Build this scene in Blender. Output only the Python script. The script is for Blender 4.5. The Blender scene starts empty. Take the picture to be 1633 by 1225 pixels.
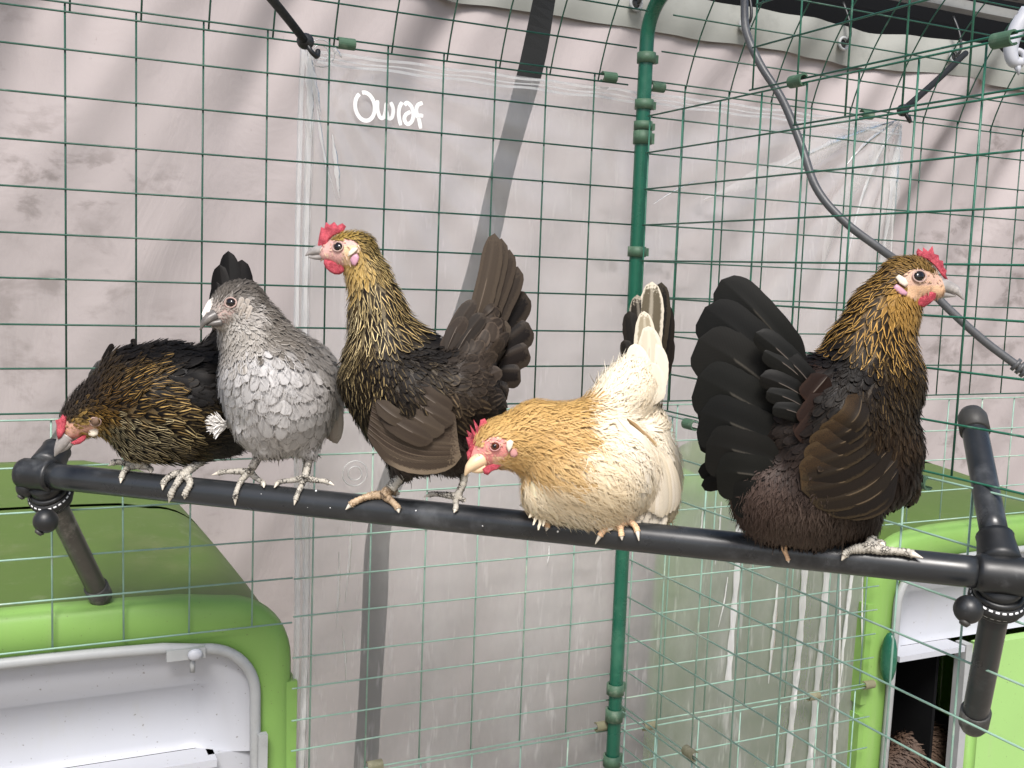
import bpy, math, random
import numpy as np
random.seed(7); RNG = np.random.default_rng(7)
SC = bpy.context.scene
COL = SC.collection
S = 0.09                                   # one mesh cell, metres

# ---------------------------------------------------------------- camera
CAM = np.array([-0.98308, -1.57178, -0.33549])
CR = np.array([0.901124, -0.431938, 0.037494])
CU = np.array([0.010606, 0.108415, 0.994049])
CF = np.array([0.433432, 0.895363, -0.102277])
FPX, PW, PH = 1699.33, 1633.0, 1225.0
cam = bpy.data.cameras.new('camera'); camo = bpy.data.objects.new('camera', cam); COL.objects.link(camo)
cam.sensor_fit = 'HORIZONTAL'; cam.sensor_width = 36; cam.lens = FPX / PW * 36
cam.clip_start = 0.02; cam.clip_end = 200
from mathutils import Matrix, Vector
camo.matrix_world = Matrix(((CR[0], CU[0], -CF[0], CAM[0]), (CR[1], CU[1], -CF[1], CAM[1]),
                            (CR[2], CU[2], -CF[2], CAM[2]), (0, 0, 0, 1)))
SC.camera = camo
# ---------------------------------------------------------------- light
SUN_EL, SUN_AZ = math.radians(52), math.radians(205)      # azimuth measured from +y towards +x
w = bpy.data.worlds.new('World'); SC.world = w; w.use_nodes = True
wn = w.node_tree.nodes; wl = w.node_tree.links
bg = wn['Background']; sky = wn.new('ShaderNodeTexSky'); sky.sky_type = 'NISHITA'; sky.sun_disc = False
sky.sun_elevation = SUN_EL; sky.sun_rotation = SUN_AZ; sky.air_density = 1.0; sky.dust_density = 3.0; sky.ozone_density = 1.0
wl.new(sky.outputs[0], bg.inputs[0]); bg.inputs[1].default_value = 0.10
sun = bpy.data.lights.new('sun', 'SUN'); sun.energy = 2.4; sun.angle = math.radians(20); sun.color = (1.0, 0.97, 0.94)
suno = bpy.data.objects.new('sun', sun); COL.objects.link(suno)
sd = Vector((math.sin(SUN_AZ) * math.cos(SUN_EL), math.cos(SUN_AZ) * math.cos(SUN_EL), math.sin(SUN_EL)))
suno.rotation_euler = (-sd).to_track_quat('-Z', 'Y').to_euler(); suno.location = (-1, -3, 4)
SC.view_settings.view_transform = 'Standard'; SC.view_settings.look = 'None'
SC.view_settings.exposure = 0.84; SC.view_settings.gamma = 1
SC.cycles.max_bounces = 8; SC.cycles.transparent_max_bounces = 24; SC.cycles.use_denoising = True

# ---------------------------------------------------------------- helpers
def ray(x, y): return CF + CR * ((x - PW / 2) / FPX) - CU * ((y - PH / 2) / FPX)
def at(x, y, t): return CAM + ray(x, y) * t                        # reference pixel + real depth -> metres
def onY(x, y, yy=0.0):
    d = ray(x, y); return CAM + d * ((yy - CAM[1]) / d[1])
def onX(x, y, xx=-0.0088):
    d = ray(x, y); return CAM + d * ((xx - CAM[0]) / d[0])
def lin(h):
    c = np.array([int(h[i:i + 2], 16) for i in (0, 2, 4)]) / 255.0
    return np.where(c <= 0.04045, c / 12.92, ((c + 0.055) / 1.055) ** 2.4)
def V4(c): return (float(c[0]), float(c[1]), float(c[2]), 1.0)

def new_mesh(name, v, f, smooth=True):
    me = bpy.data.meshes.new(name)
    v = np.asarray(v, float)
    if isinstance(f, np.ndarray) and f.ndim == 2:
        me.vertices.add(len(v)); me.vertices.foreach_set('co', v.ravel())
        n, k = f.shape
        me.loops.add(n * k); me.loops.foreach_set('vertex_index', f.astype(np.int32).ravel())
        me.polygons.add(n); me.polygons.foreach_set('loop_start', np.arange(0, n * k, k, dtype=np.int32))
        me.update(calc_edges=True)
    else:
        me.from_pydata(v.tolist(), [], [list(map(int, q)) for q in f]); me.update()
    me.polygons.foreach_set('use_smooth', np.full(len(me.polygons), bool(smooth)))
    return me
def link(name, me, mat=None, parent=None):
    o = bpy.data.objects.new(name, me); COL.objects.link(o)
    if mat is not None and not me.materials: me.materials.append(mat)
    if parent is not None: o.parent = parent
    return o
def tag(o, label, cat, group=None):
    o['label'] = label; o['category'] = cat
    if group: o['group'] = group
    return o
def thing(name, label, cat, loc, group=None):
    o = bpy.data.objects.new(name, None); o.empty_display_size = 0.02; COL.objects.link(o); o.location = [float(q) for q in loc]
    return tag(o, label, cat, group)
def part(name, v, f, mat, parent, smooth=True):
    loc = np.array(parent.matrix_basis.translation) if parent is not None else np.zeros(3)
    q = parent
    while q is not None and q.parent is not None:
        q = q.parent; loc = loc + np.array(q.matrix_basis.translation)
    return link(name, new_mesh(name, np.asarray(v) - loc, f, smooth), mat, parent)
def crom(P, n=8):
    P = np.asarray(P, float); Q = np.vstack([2 * P[0] - P[1], P, 2 * P[-1] - P[-2]]); out = []
    for i in range(1, len(Q) - 2):
        a, b, c, d = Q[i - 1:i + 3]
        for s in np.linspace(0, 1, n, endpoint=False):
            out.append(.5 * ((2 * b) + (-a + c) * s + (2 * a - 5 * b + 4 * c - d) * s * s + (-a + 3 * b - 3 * c + d) * s ** 3))
    out.append(P[-1]); return np.array(out)
def tube(P, r, sides=10, cap=True, flat=None):
    """swept tube, r scalar or per point; returns verts, faces"""
    P = np.asarray(P, float); n = len(P); r = np.broadcast_to(np.asarray(r, float), (n,))
    T = np.gradient(P, axis=0); T /= np.linalg.norm(T, axis=1)[:, None] + 1e-12
    a = np.array([0, 0, 1.0]) if abs(T[0][2]) < .9 else np.array([1.0, 0, 0])
    N = a - T[0] * (a @ T[0]); N /= np.linalg.norm(N); v = []
    for i in range(n):
        N = N - T[i] * (N @ T[i]); N /= np.linalg.norm(N); B = np.cross(T[i], N)
        for k in range(sides):
            an = 2 * math.pi * k / sides
            v.append(P[i] + r[i] * (math.cos(an) * N * (flat or 1) + math.sin(an) * B))
    f = [(i * sides + k, i * sides + (k + 1) % sides, (i + 1) * sides + (k + 1) % sides, (i + 1) * sides + k)
         for i in range(n - 1) for k in range(sides)]
    if cap: f += [tuple(range(sides))[::-1], tuple((n - 1) * sides + k for k in range(sides))]
    return np.array(v), f
def join(parts):
    V, Fc, o = [], [], 0
    for v, f in parts:
        V.append(np.asarray(v)); Fc += [tuple(i + o for i in q) for q in f]; o += len(v)
    return np.vstack(V), Fc
def box(c, s, M=None):
    c = np.array(c, float); s = np.array(s, float) / 2
    v = np.array([[i, j, k] for i in (-1, 1) for j in (-1, 1) for k in (-1, 1)], float) * s
    if M is not None: v = v @ np.asarray(M).T
    return v + c, [(0, 1, 3, 2), (4, 6, 7, 5), (0, 4, 5, 1), (2, 3, 7, 6), (0, 2, 6, 4), (1, 5, 7, 3)]
def sphere(c, r, n=16, m=10):
    v = [(0, 0, 1)]; f = []
    for j in range(1, m):
        for i in range(n):
            a, b = math.pi * j / m, 2 * math.pi * i / n; v.append((math.sin(a) * math.cos(b), math.sin(a) * math.sin(b), math.cos(a)))
    v.append((0, 0, -1)); L = len(v) - 1
    for i in range(n):
        f.append((0, 1 + i, 1 + (i + 1) % n)); f.append((L, 1 + (m - 2) * n + (i + 1) % n, 1 + (m - 2) * n + i))
        for j in range(m - 2):
            a = 1 + j * n + i; b = 1 + j * n + (i + 1) % n; f.append((a, a + n, b + n, b))
    return np.array(v) * np.asarray(r) + np.asarray(c), f
def grid(fn, nu, nv):
    v = [fn(i / nu, j / nv) for j in range(nv + 1) for i in range(nu + 1)]
    f = [(j * (nu + 1) + i, j * (nu + 1) + i + 1, (j + 1) * (nu + 1) + i + 1, (j + 1) * (nu + 1) + i) for j in range(nv) for i in range(nu)]
    return np.array(v), f

class NT:
    """short-hand node builder"""
    def __init__(s, name):
        s.m = bpy.data.materials.new(name); s.m.use_nodes = True; s.n = s.m.node_tree.nodes; s.l = s.m.node_tree.links
        s.b = s.n['Principled BSDF']; s.out = s.n['Material Output']
    def new(s, t, **k):
        q = s.n.new(t)
        for a, b in k.items(): setattr(q, a, b)
        return q
    def put(s, sock, val):
        if isinstance(val, bpy.types.NodeSocket): s.l.new(val, sock)
        elif val is not None: sock.default_value = val
    def math(s, op, a, b=None, c=None, clamp=False):
        q = s.new('ShaderNodeMath', operation=op, use_clamp=clamp); s.put(q.inputs[0], a); s.put(q.inputs[1], b); s.put(q.inputs[2], c); return q.outputs[0]
    def mix(s, f, a, b, mode='MIX'):
        q = s.new('ShaderNodeMix', data_type='RGBA', blend_type=mode); s.put(q.inputs[0], f); s.put(q.inputs[6], a); s.put(q.inputs[7], b); return q.outputs[2]
    def ramp(s, f, lo, hi, a=0.0, b=1.0):
        q = s.new('ShaderNodeMapRange', interpolation_type='SMOOTHSTEP'); s.put(q.inputs[0], f)
        for i, x in enumerate((lo, hi, a, b)): s.put(q.inputs[i + 1], x)
        return q.outputs[0]
    def noise(s, scale, detail=4, vec=None, rough=.55, dist=0):
        q = s.new('ShaderNodeTexNoise'); q.inputs['Scale'].default_value = scale; q.inputs['Detail'].default_value = detail
        q.inputs['Roughness'].default_value = rough; q.inputs['Distortion'].default_value = dist
        if vec is not None: s.l.new(vec, q.inputs['Vector'])
        return q.outputs[0]
    def geo(s): return s.new('ShaderNodeNewGeometry').outputs['Position']
    def scaled(s, vec, sc, loc=(0, 0, 0), rot=(0, 0, 0)):
        q = s.new('ShaderNodeMapping'); q.inputs['Scale'].default_value = sc; q.inputs['Location'].default_value = loc; q.inputs['Rotation'].default_value = rot
        s.l.new(vec, q.inputs[0]); return q.outputs[0]
    def bump(s, h, st=.2, dist=.002):
        q = s.new('ShaderNodeBump'); q.inputs['Strength'].default_value = st; q.inputs['Distance'].default_value = dist; s.l.new(h, q.inputs['Height']); s.l.new(q.outputs[0], s.b.inputs['Normal']); return q
    def base(s, c, rough=.5, metal=0, spec=.5):
        s.put(s.b.inputs['Base Color'], c if isinstance(c, bpy.types.NodeSocket) else V4(c)); s.put(s.b.inputs['Roughness'], rough); s.b.inputs['Metallic'].default_value = metal
        s.b.inputs['Specular IOR Level'].default_value = spec; return s

# ---------------------------------------------------------------- materials of the place
def m_plain(name, hexc, rough=.5, var=.25, scale=30, spec=.5, dirt=None, dirt_amt=0.0, bump=0.0, speck=0.0):
    t = NT(name); g = t.geo(); c = lin(hexc); n = t.noise(scale, 6, g)
    col = t.mix(n, V4(c * (1 - var)), V4(np.minimum(c * (1 + var), .95)))
    if dirt:
        d = t.ramp(t.noise(scale * .35, 8, g, .7), .52, .72); d = t.math('MULTIPLY', d, dirt_amt)
        col = t.mix(d, col, V4(lin(dirt)))
    if speck:
        sp = t.ramp(t.noise(scale * 26, 2, g), .70, .74); col = t.mix(t.math('MULTIPLY', sp, speck), col, V4(lin('5b5240')))
        sw = t.ramp(t.noise(4, 6, t.scaled(g, (6, 6, .7)), .7), .55, .75); col = t.mix(t.math('MULTIPLY', sw, speck * .25), col, V4(lin('a8a690')))
    r = t.math('MULTIPLY_ADD', n, .25, rough - .12)
    t.base(col, r, spec=spec)
    if bump: t.bump(t.noise(scale * 6, 3, g), bump, .001)
    return t.m
M_wire = m_plain('wire_green', '1a4a3a', .42, .3, 60, .5, '6f8d7a', .5)
M_wire_b = m_plain('wire_green_near', '25604b', .4, .3, 60, .5, '86a292', .5)
M_wire_low = m_plain('wire_green_dusty_toplit', '86a696', .5, .3, 40, .5, 'c3cbb8', .7)  # paler low wires: dust, plus light from above painted into the colour
M_pole = m_plain('pole_green', '145541', .28, .2, 25, .5, '4f8068', .35)
M_clip = m_plain('clip_green', '45614c', .55, .3, 90, .4, '8b9784', .7)
M_clip_brown = m_plain('clip_dirty', '77745c', .6, .25, 60, .3, 'a8a48c', .6)
M_perch = m_plain('perch_black', '27292b', .30, .2, 30, .5, '6e7072', .35)
M_rubber = m_plain('black_rubber', '1c1d1e', .42, .25, 60, .5, '5d5f60', .45)
M_cap = m_plain('worn_grey_cap', '3c3b38', .5, .3, 50, .4, '8e8c84', .6)
M_tube_worn = m_plain('worn_tube', '4a4842', .34, .3, 45, .5, '9a978e', .7)
M_white = m_plain('white_plastic', 'aeb0b6', .4, .05, 6, .4, '8d8878', .12, speck=.55)
M_frame = m_plain('grey_frame', '9a9c9c', .45, .15, 30, .4, '5a5c58', .4)
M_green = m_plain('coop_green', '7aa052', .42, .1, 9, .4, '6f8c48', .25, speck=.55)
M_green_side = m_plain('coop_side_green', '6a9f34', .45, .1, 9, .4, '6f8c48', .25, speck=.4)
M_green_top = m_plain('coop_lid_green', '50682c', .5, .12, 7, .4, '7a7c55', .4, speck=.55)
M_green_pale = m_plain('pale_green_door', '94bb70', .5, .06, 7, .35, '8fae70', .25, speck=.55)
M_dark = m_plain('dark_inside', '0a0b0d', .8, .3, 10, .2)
M_cable = m_plain('cable_grey', '4e4f50', .4, .2, 20, .5, '8c8d8c', .5)
M_blackstrap = m_plain('black_webbing', '1a1b1b', .7, .3, 80, .3, bump=.4)
M_bark = m_plain('wood_chips', '9a9184', .9, .5, 60, .2, '6f675a', .6, bump=.8)  # unseen ground, colour raised to bounce more light onto the hens

TY = 1.1                                           # distance of the tarpaulin behind the run
# tarpaulin cloth: warm grey with fine weave and mildew blotches
def m_tarp():
    t = NT('tarp_cloth'); g = t.geo()
    n = t.noise(2.2, 5, g); c = t.mix(n, V4(lin('9b9392')), V4(lin('ada4a3')))
    weave = t.noise(1.0, 2, t.scaled(g, (900, 900, 240)))
    c = t.mix(t.math('MULTIPLY', weave, .22), c, V4(lin('8b7f7a')))
    bl = t.noise(9, 7, t.scaled(g, (1, 1, 1.7)), .62, .3); big = t.noise(1.6, 2, t.scaled(g, (1, 1, 1), (3.1, 0, .7)))
    st = t.math('MULTIPLY', t.ramp(bl, .50, .66), t.ramp(big, .50, .64))
    c = t.mix(t.math('MULTIPLY', st, .6), c, V4(lin('6a625e')))
    for pc_, rr_ in ((onY(110, 500, TY), .34), (onY(60, 690, TY), .30), (onY(1570, 500, TY), .45)):
        dv_ = t.new('ShaderNodeVectorMath', operation='DISTANCE'); t.l.new(g, dv_.inputs[0]); dv_.inputs[1].default_value = [float(q) for q in pc_]
        near = t.ramp(dv_.outputs['Value'], rr_, rr_ * .3); b2 = t.noise(7, 5, t.scaled(g, (1, 1, 1.5), (float(pc_[0]), 0, 0)), .6, .4)
        c = t.mix(t.math('MULTIPLY', t.math('MULTIPLY', near, t.ramp(b2, .48, .66)), .5), c, V4(lin('6d6561')))
    sp = t.ramp(t.noise(60, 3, g), .70, .78); c = t.mix(t.math('MULTIPLY', sp, .3), c, V4(lin('756b66')))
    wk = t.noise(3.2, 5, t.scaled(g, (1, 1, .45), (0, 0, 0), (0, .5, 0)), .6, 1.2); rdg = t.math('ABSOLUTE', t.math('SUBTRACT', wk, .5))
    hh = t.math('ADD', t.math('MULTIPLY', t.ramp(rdg, 0, .10), 1.0), t.math('MULTIPLY', t.noise(1.0, 2, t.scaled(g, (700, 700, 260))), .06))
    c = t.mix(t.math('MULTIPLY', t.math('SUBTRACT', 1.0, t.ramp(rdg, 0, .012)), .05), c, V4(lin('7c716d')))
    t.base(c, .7, spec=.3); t.bump(hh, .07, .010)
    return t.m
M_tarp = m_tarp()
M_hem = m_plain('tarp_hem', '8d8e88', .7, .12, 12, .3, '5d5e58', .3)

# clear film: mostly see-through, a little milky, glossy wrinkles, fogged lower down
def m_film(name, milk, gloss, dcol):
    t = NT(name); g = t.geo()
    tr = t.new('ShaderNodeBsdfTransparent'); tr.inputs[0].default_value = (.97, .97, .96, 1)
    di = t.new('ShaderNodeBsdfDiffuse'); di.inputs[0].default_value = (*dcol, 1)
    tl = t.new('ShaderNodeBsdfTranslucent'); tl.inputs[0].default_value = (*dcol, 1)
    dm = t.new('ShaderNodeMixShader'); dm.inputs[0].default_value = .45; t.l.new(di.outputs[0], dm.inputs[1]); t.l.new(tl.outputs[0], dm.inputs[2])
    gl = t.new('ShaderNodeBsdfGlossy'); gl.inputs['Roughness'].default_value = .16
    n1 = t.noise(5, 6, t.scaled(g, (1, 1, .45)), .62); n2 = t.noise(55, 3, t.scaled(g, (1, 1, .16)), .6)
    m = t.math('ADD', t.math('MULTIPLY', t.ramp(n1, .40, .72), 1.0), t.math('MULTIPLY', t.ramp(n2, .56, .74), 1.1))
    sz = t.new('ShaderNodeSeparateXYZ'); t.l.new(g, sz.inputs[0]); fog = t.ramp(sz.outputs[2], -.55, -1.15)
    m = t.math('MULTIPLY', m, t.math('MULTIPLY_ADD', fog, .75, .35)); m = t.math('MULTIPLY_ADD', m, milk * .8, milk, True)
    s1 = t.new('ShaderNodeMixShader'); t.l.new(m, s1.inputs[0]); t.l.new(tr.outputs[0], s1.inputs[1]); t.l.new(dm.outputs[0], s1.inputs[2])
    lw = t.new('ShaderNodeFresnel'); lw.inputs[0].default_value = 1.45
    bp = t.new('ShaderNodeBump'); bp.inputs['Strength'].default_value = .5; bp.inputs['Distance'].default_value = .004
    t.l.new(t.noise(14, 5, t.scaled(g, (1, 1, .35)), .6, .6), bp.inputs['Height'])
    t.l.new(bp.outputs[0], gl.inputs['Normal']); t.l.new(bp.outputs[0], lw.inputs['Normal'])
    s2 = t.new('ShaderNodeMixShader'); t.l.new(t.math('MULTIPLY', lw.outputs[0], gloss, clamp=True), s2.inputs[0]); t.l.new(s1.outputs[0], s2.inputs[1]); t.l.new(gl.outputs[0], s2.inputs[2])
    t.l.new(s2.outputs[0], t.out.inputs[0]); t.n.remove(t.b); return t.m
M_film = m_film('clear_film', .31, 1.6, (.80, .785, .775))
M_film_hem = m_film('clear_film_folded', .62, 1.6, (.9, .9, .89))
M_film_glare = m_film('clear_film_painted_glare', .26, .15, (.95, .94, .93))  # pale milky film that paints glare near the right corner
M_letter = m_plain('white_print', 'f2f2f0', .5, .03, 20, .3)

# ---------------------------------------------------------------- ground, walls of cloth
gv, gf = grid(lambda u, v: (-14 + 28 * u, -14 + 28 * v, -2.1 + .012 * math.sin(u * 190) * math.sin(v * 171)), 60, 60)
go = part('ground', gv, gf, M_bark, None); go['kind'] = 'structure'

TY = 1.1                                           # distance of the tarpaulin behind the run
def fold(x, z):
    h = 0
    for (sx, sl, ph, am, fr) in ((1, .42, .3, .012, 5.1), (1, .55, 1.9, .008, 9.7), (1, .28, 4.2, .016, 2.9), (1, .75, .7, .005, 16.0)):
        q = (x + z * -sl) * fr + ph + .5 * math.sin(z * 2.1 + x); h += am * (abs(math.sin(q)) ** 1.5 - .5)
    env = .35 + .65 * min(1, max(0, (z + .5) / .9)) * (1.15 if x > .9 else .9)
    k_ = min(1, max(0, (x - .75) / .5)) * min(1, max(0, (z + .35) / .5))
    for fr, sl, ph, am in ((11.0, .62, .4, .022), (17.0, .55, 2.2, .014), (6.3, .7, 1.1, .03)):
        q = (x - z * sl) * fr + ph + .6 * math.sin(z * 3 + x * 1.7); h += k_ * am * ((.5 + .5 * math.sin(q)) ** 3 - .3) / 2.2
    for x0, z0, sl, am in ((-.93, .12, .35, .02), (-.42, .08, .4, .018), (.02, .15, .45, .022), (-.75, .3, .3, .016)):
        q = (x - x0 - (z - z0) * sl) / .06; h += am * math.exp(-q * q) * min(1, max(0, (z - z0 + .35) / .3))
    return h * env * (2.2 if x > 1.0 else 1.7)
TZ0, TZ1 = -2.15, .395
tp = thing('tarpaulin', 'warm grey tarpaulin hung behind the wire run with mildew blotches', 'tarpaulin', (0, TY, TZ0))
def tf(u, v):
    x = -3.2 + 8.2 * u; z = TZ0 + (TZ1 - TZ0) * v; return (x, TY + fold(x, z), z)
v, f = grid(tf, 420, 120); part('cloth', v, f, M_tarp, tp)
def hf(u, v):
    x = -3.2 + 8.2 * u; z = .37 + .115 * v + .004 * math.sin(x * 7) * (1 if v < .5 else .4) + .002 * math.sin(x * 19)
    return (x, TY - .012 + fold(x, z) * .8 - .01 * math.sin(v * 3.1), z)
v, f = grid(hf, 300, 6); hem = part('hem', v, f, M_hem, tp)
M_brass = m_plain('eyelet_dark', '2a2a28', .4)
for ex in (.62, 1.02, 1.42, 1.83, 2.25, 2.7):
    e = np.array([ex, TY - .035 + fold(ex, .42) * .8, .425])
    a = np.linspace(0, 2 * math.pi, 17)
    P = np.array([e + [.018 * math.cos(q), 0, .018 * math.sin(q)] for q in a]); v, f = tube(P, .005, 6, False); part('eyelet', v, f, M_frame, tp)
    v, f = sphere(e + [0, .006, 0], (.015, .004, .015), 12, 6); part('eyelet_hole', v, f, M_brass, tp)
    P = crom([e + [0, -.01, -.004], e + [.004, -.022, .02], e + [.006, -.01, .07], e + [.004, .02, .13]], 5); v, f = tube(P, .005, 6); part('hook', v, f, M_rubber, tp)

# roof edge above the tarpaulin: added near-black backdrop for the dark gap, batten, rafter and cables
rf = thing('roof_edge', 'roof edge and near-black gap backdrop above the tarpaulin in the top right corner', 'roof', (1.8, TY + .3, .55))
for i in range(5):
    z0 = .46 + i * .1; v, f = box((1.6, TY + .34 + i * .02, z0 + .05), (7.4, .03, .092)); part('gap_backdrop', v, f, M_dark, rf, False)
v, f = box((1.6, TY + .06, .63), (7.2, .05, .03)); part('batten', v, f, M_frame, rf, False)
v, f = box((1.6, TY + .02, .78), (7.2, .09, .05)); part('rafter', v, f, m_plain('old_timber', '7d6c58', .8, .3, 20, .3, '3f342a', .6), rf, False)
for n_, (dy, dz, rr, mm) in enumerate(((-.03, .70, .016, M_cable), (-.05, .735, .012, M_cable), (-.02, .665, .009, M_rubber))):
    P = [(x, TY + dy - .02 * math.sin(x * 3 + n_), dz + .018 * math.sin(x * 2.2 + n_ * 2) - .02 * (x > 1.5)) for x in np.linspace(-.8, 4.2, 40)]
    v, f = tube(P, rr, 8); tag(part('cable', v, f, mm, None), ['thick pale cable running along the roof edge', 'thin grey cable lying above the thick pale one', 'thin black cable just under the thick pale one'][n_], 'cable', 'cables along the roof edge')

# ---------------------------------------------------------------- wire mesh run
WR = .00138
_wire_cache = {}
def wire(parent, a, b, mat, r=WR):
    a = np.array(a, float); b = np.array(b, float); L = np.linalg.norm(b - a); key = (round(L, 4), r, mat.name)
    if key not in _wire_cache:
        v, f = tube(np.linspace((0, 0, 0), (0, 0, L), 2), r, 7); me = new_mesh('wire', v, f); me.materials.append(mat); _wire_cache[key] = me
    o = bpy.data.objects.new('wire', _wire_cache[key]); COL.objects.link(o); o.parent = parent
    o.location = a - np.array(parent.location); o.rotation_euler = Vector(b - a).to_track_quat('Z', 'Y').to_euler()
def wire_curve(parent, P, mat):
    v, f = tube(P, WR, 6); part('wire', v, f, mat, parent)
def panelA(label, xs, zs, mat, x0, x1, name='mesh_panel'):
    p = thing(name, label, 'wire panel', (x0, 0, min(zs)), 'wire mesh panels of the run')
    jit = lambda: random.uniform(-.0012, .0012)
    for z in zs: wire(p, (x0, -WR + 0, z + jit()), (x1, -WR, z + jit()), mat)
    for x in xs:
        e = jit(); wire(p, (x + e, WR, min(zs)), (x + jit(), WR, max(zs)), mat)
    return p
BX = -.0088
def panelB(label, ys, zs, mat, y0, y1, name='mesh_panel'):
    p = thing(name, label, 'wire panel', (BX, y0, min(zs)), 'wire mesh panels of the run')
    jit = lambda: random.uniform(-.0012, .0012)
    for z in zs: wire(p, (BX - WR, y0, z + jit()), (BX - WR, y1, z + jit()), mat)
    for y in ys: wire(p, (BX + WR, y + jit(), min(zs)), (BX + WR, y + jit(), max(zs)), mat)
    return p
zs_up = [-j * .676 * S for j in range(10)]
panelA('upper wire panel behind the four hens on the left', [-i * S for i in range(1, 15)], zs_up, M_wire, -14.2 * S, -.06 * S)
lowz = [q * S for q in (-6.18, -6.9, -7.6, -8.31, -9.0, -9.68, -10.41, -10.95, -11.52, -12.07)]
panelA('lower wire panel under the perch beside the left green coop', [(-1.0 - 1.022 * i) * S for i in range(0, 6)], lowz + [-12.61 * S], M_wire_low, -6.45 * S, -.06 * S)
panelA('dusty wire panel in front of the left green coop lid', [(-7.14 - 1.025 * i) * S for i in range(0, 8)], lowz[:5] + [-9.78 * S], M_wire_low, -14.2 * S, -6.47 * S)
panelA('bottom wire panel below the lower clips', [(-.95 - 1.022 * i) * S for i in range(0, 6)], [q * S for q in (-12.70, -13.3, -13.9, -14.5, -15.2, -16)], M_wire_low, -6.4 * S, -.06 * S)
panelA('far upper wire panel beyond the green pole', [(1.0 + 1.035 * i) * S for i in range(0, 18)], zs_up, M_wire, .2 * S, 19 * S)
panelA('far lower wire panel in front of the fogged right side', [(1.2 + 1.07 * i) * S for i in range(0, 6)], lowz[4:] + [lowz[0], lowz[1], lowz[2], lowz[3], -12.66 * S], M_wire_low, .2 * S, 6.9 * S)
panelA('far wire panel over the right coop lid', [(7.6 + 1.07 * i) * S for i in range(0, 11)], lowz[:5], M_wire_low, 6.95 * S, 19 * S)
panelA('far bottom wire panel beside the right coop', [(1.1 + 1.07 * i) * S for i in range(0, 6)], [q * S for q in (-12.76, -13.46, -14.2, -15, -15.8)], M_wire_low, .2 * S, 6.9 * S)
zb = [(-.7396 - .6643 * j) * S for j in range(9)]
panelB('near right upper wire panel behind the large brown hen', [-(.478 + 1.0654 * k) * S for k in range(0, 13)], zb, M_wire_b, -.45 * S, -13.4 * S)
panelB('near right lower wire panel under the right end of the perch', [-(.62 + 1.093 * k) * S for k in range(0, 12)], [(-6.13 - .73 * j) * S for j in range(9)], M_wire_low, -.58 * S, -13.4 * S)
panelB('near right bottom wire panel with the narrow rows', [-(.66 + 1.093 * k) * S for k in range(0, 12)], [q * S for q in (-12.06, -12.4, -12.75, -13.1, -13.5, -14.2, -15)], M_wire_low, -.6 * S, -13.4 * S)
# gable panel: stepped left edge
p = thing('mesh_panel', 'gable wire panel with stepped edge at the top right', 'wire panel', (BX + .004, -3.4 * S, -.66 * S), 'wire mesh panels of the run')
gx = BX + .004
for z, y0 in ((1.9, -3.0), (1.32, -3.0), (.66, -3.38), (.0, -3.36), (-.66, -3.34), (-1.33, -4.45)): wire(p, (gx - WR, y0 * S, z * S), (gx - WR, -13.4 * S, z * S), M_wire_b)
for k in range(10):
    y = -3.36 - 1.07 * k; wire(p, (gx + WR, (y - .02) * S, (-.66 if k == 0 else -1.33) * S), (gx + WR, y * S, 1.95 * S), M_wire_b)
# arched roof panels over plane A
def arch(label, xs, x0, x1, mat=M_wire):
    p = thing('roof_mesh_panel', label, 'wire panel', (x0, 0, 0), 'arched roof panels of the run')
    pth = [np.array([.003, -.012])]; an_ = .05
    for _ in range(60):
        an_ = min(1.35, .28 + len(pth) * .034); pth.append(pth[-1] + .0155 * np.array([-math.sin(an_), math.cos(an_)]))
    pth = np.array(pth)
    def apt(x, s):
        q = s / .0155; i = min(int(q), 59); c = pth[i] + (pth[i + 1] - pth[i]) * (q - i); return np.array([x, c[0], c[1]])
    for x in xs: wire_curve(p, [apt(x, s) for s in np.linspace(0, .92, 30)], mat)
    for s in [.061 * q for q in range(16)]:
        a = apt(x0, s); b = apt(x1, s); wire(p, a + [0, -.003, 0], b + [0, -.003, 0], mat)
arch('arched roof wire panel above the left hens', [(-i + .07) * S for i in range(1, 15)], -14.2 * S, -.3 * S)
arch('arched roof wire panel beyond the green pole', [(1.0 + 1.035 * i) * S for i in range(0, 14)], .25 * S, 15 * S)

# corner pole with collars
py = -.012
pp = [(0.0, py, -2.1), (0.0, py, -1.1), (-.001, py, -.5), (-.002, py, -.05), (-.002, py, .055)]
for a in np.linspace(0, 1.35, 14)[1:]: pp.append((-.002, py - .075 * (1 - math.cos(a)), .06 + .075 * math.sin(a)))
pe = pp[-1]
for q in (.1, .25, .5): pp.append((-.002, pe[1] - q * .976, pe[2] + q * .219))
pt = thing('corner_pole', 'dark green corner pole of the run bending over at its top', 'pole', (0, py, -2.1))
v, f = tube(pp, .0122, 18); part('pole', v, f, M_pole, pt)
for (x, y, hh) in ((1026, 92, .017), (1020, 166, .016), (1019, 200, .014), (1018, 219, .022), (1005, 401, .017), (985, 1098, .019), (983, 1139, .022), (979, 1212, .02)):
    z = onY(x, y, py)[2]; xx = -.001
    a = np.linspace(0, 2 * math.pi, 25)
    prof = [(.0125, -hh / 2), (.0158, -hh / 2), (.0158, hh / 2), (.0125, hh / 2)]
    v = np.array([[xx + r * math.cos(q), py + r * math.sin(q), z + h] for q in a[:-1] for r, h in prof])
    f = [(i * 4 + k, ((i + 1) % 24) * 4 + k, ((i + 1) % 24) * 4 + k + 1, i * 4 + k + 1) for i in range(24) for k in range(3)]
    c = part('collar', v, f, M_clip, pt)
    v, f = box((xx + .018, py + .003, z), (.010, .009, hh * .8)); part('lug', v, f, M_clip, c, False)

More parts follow.
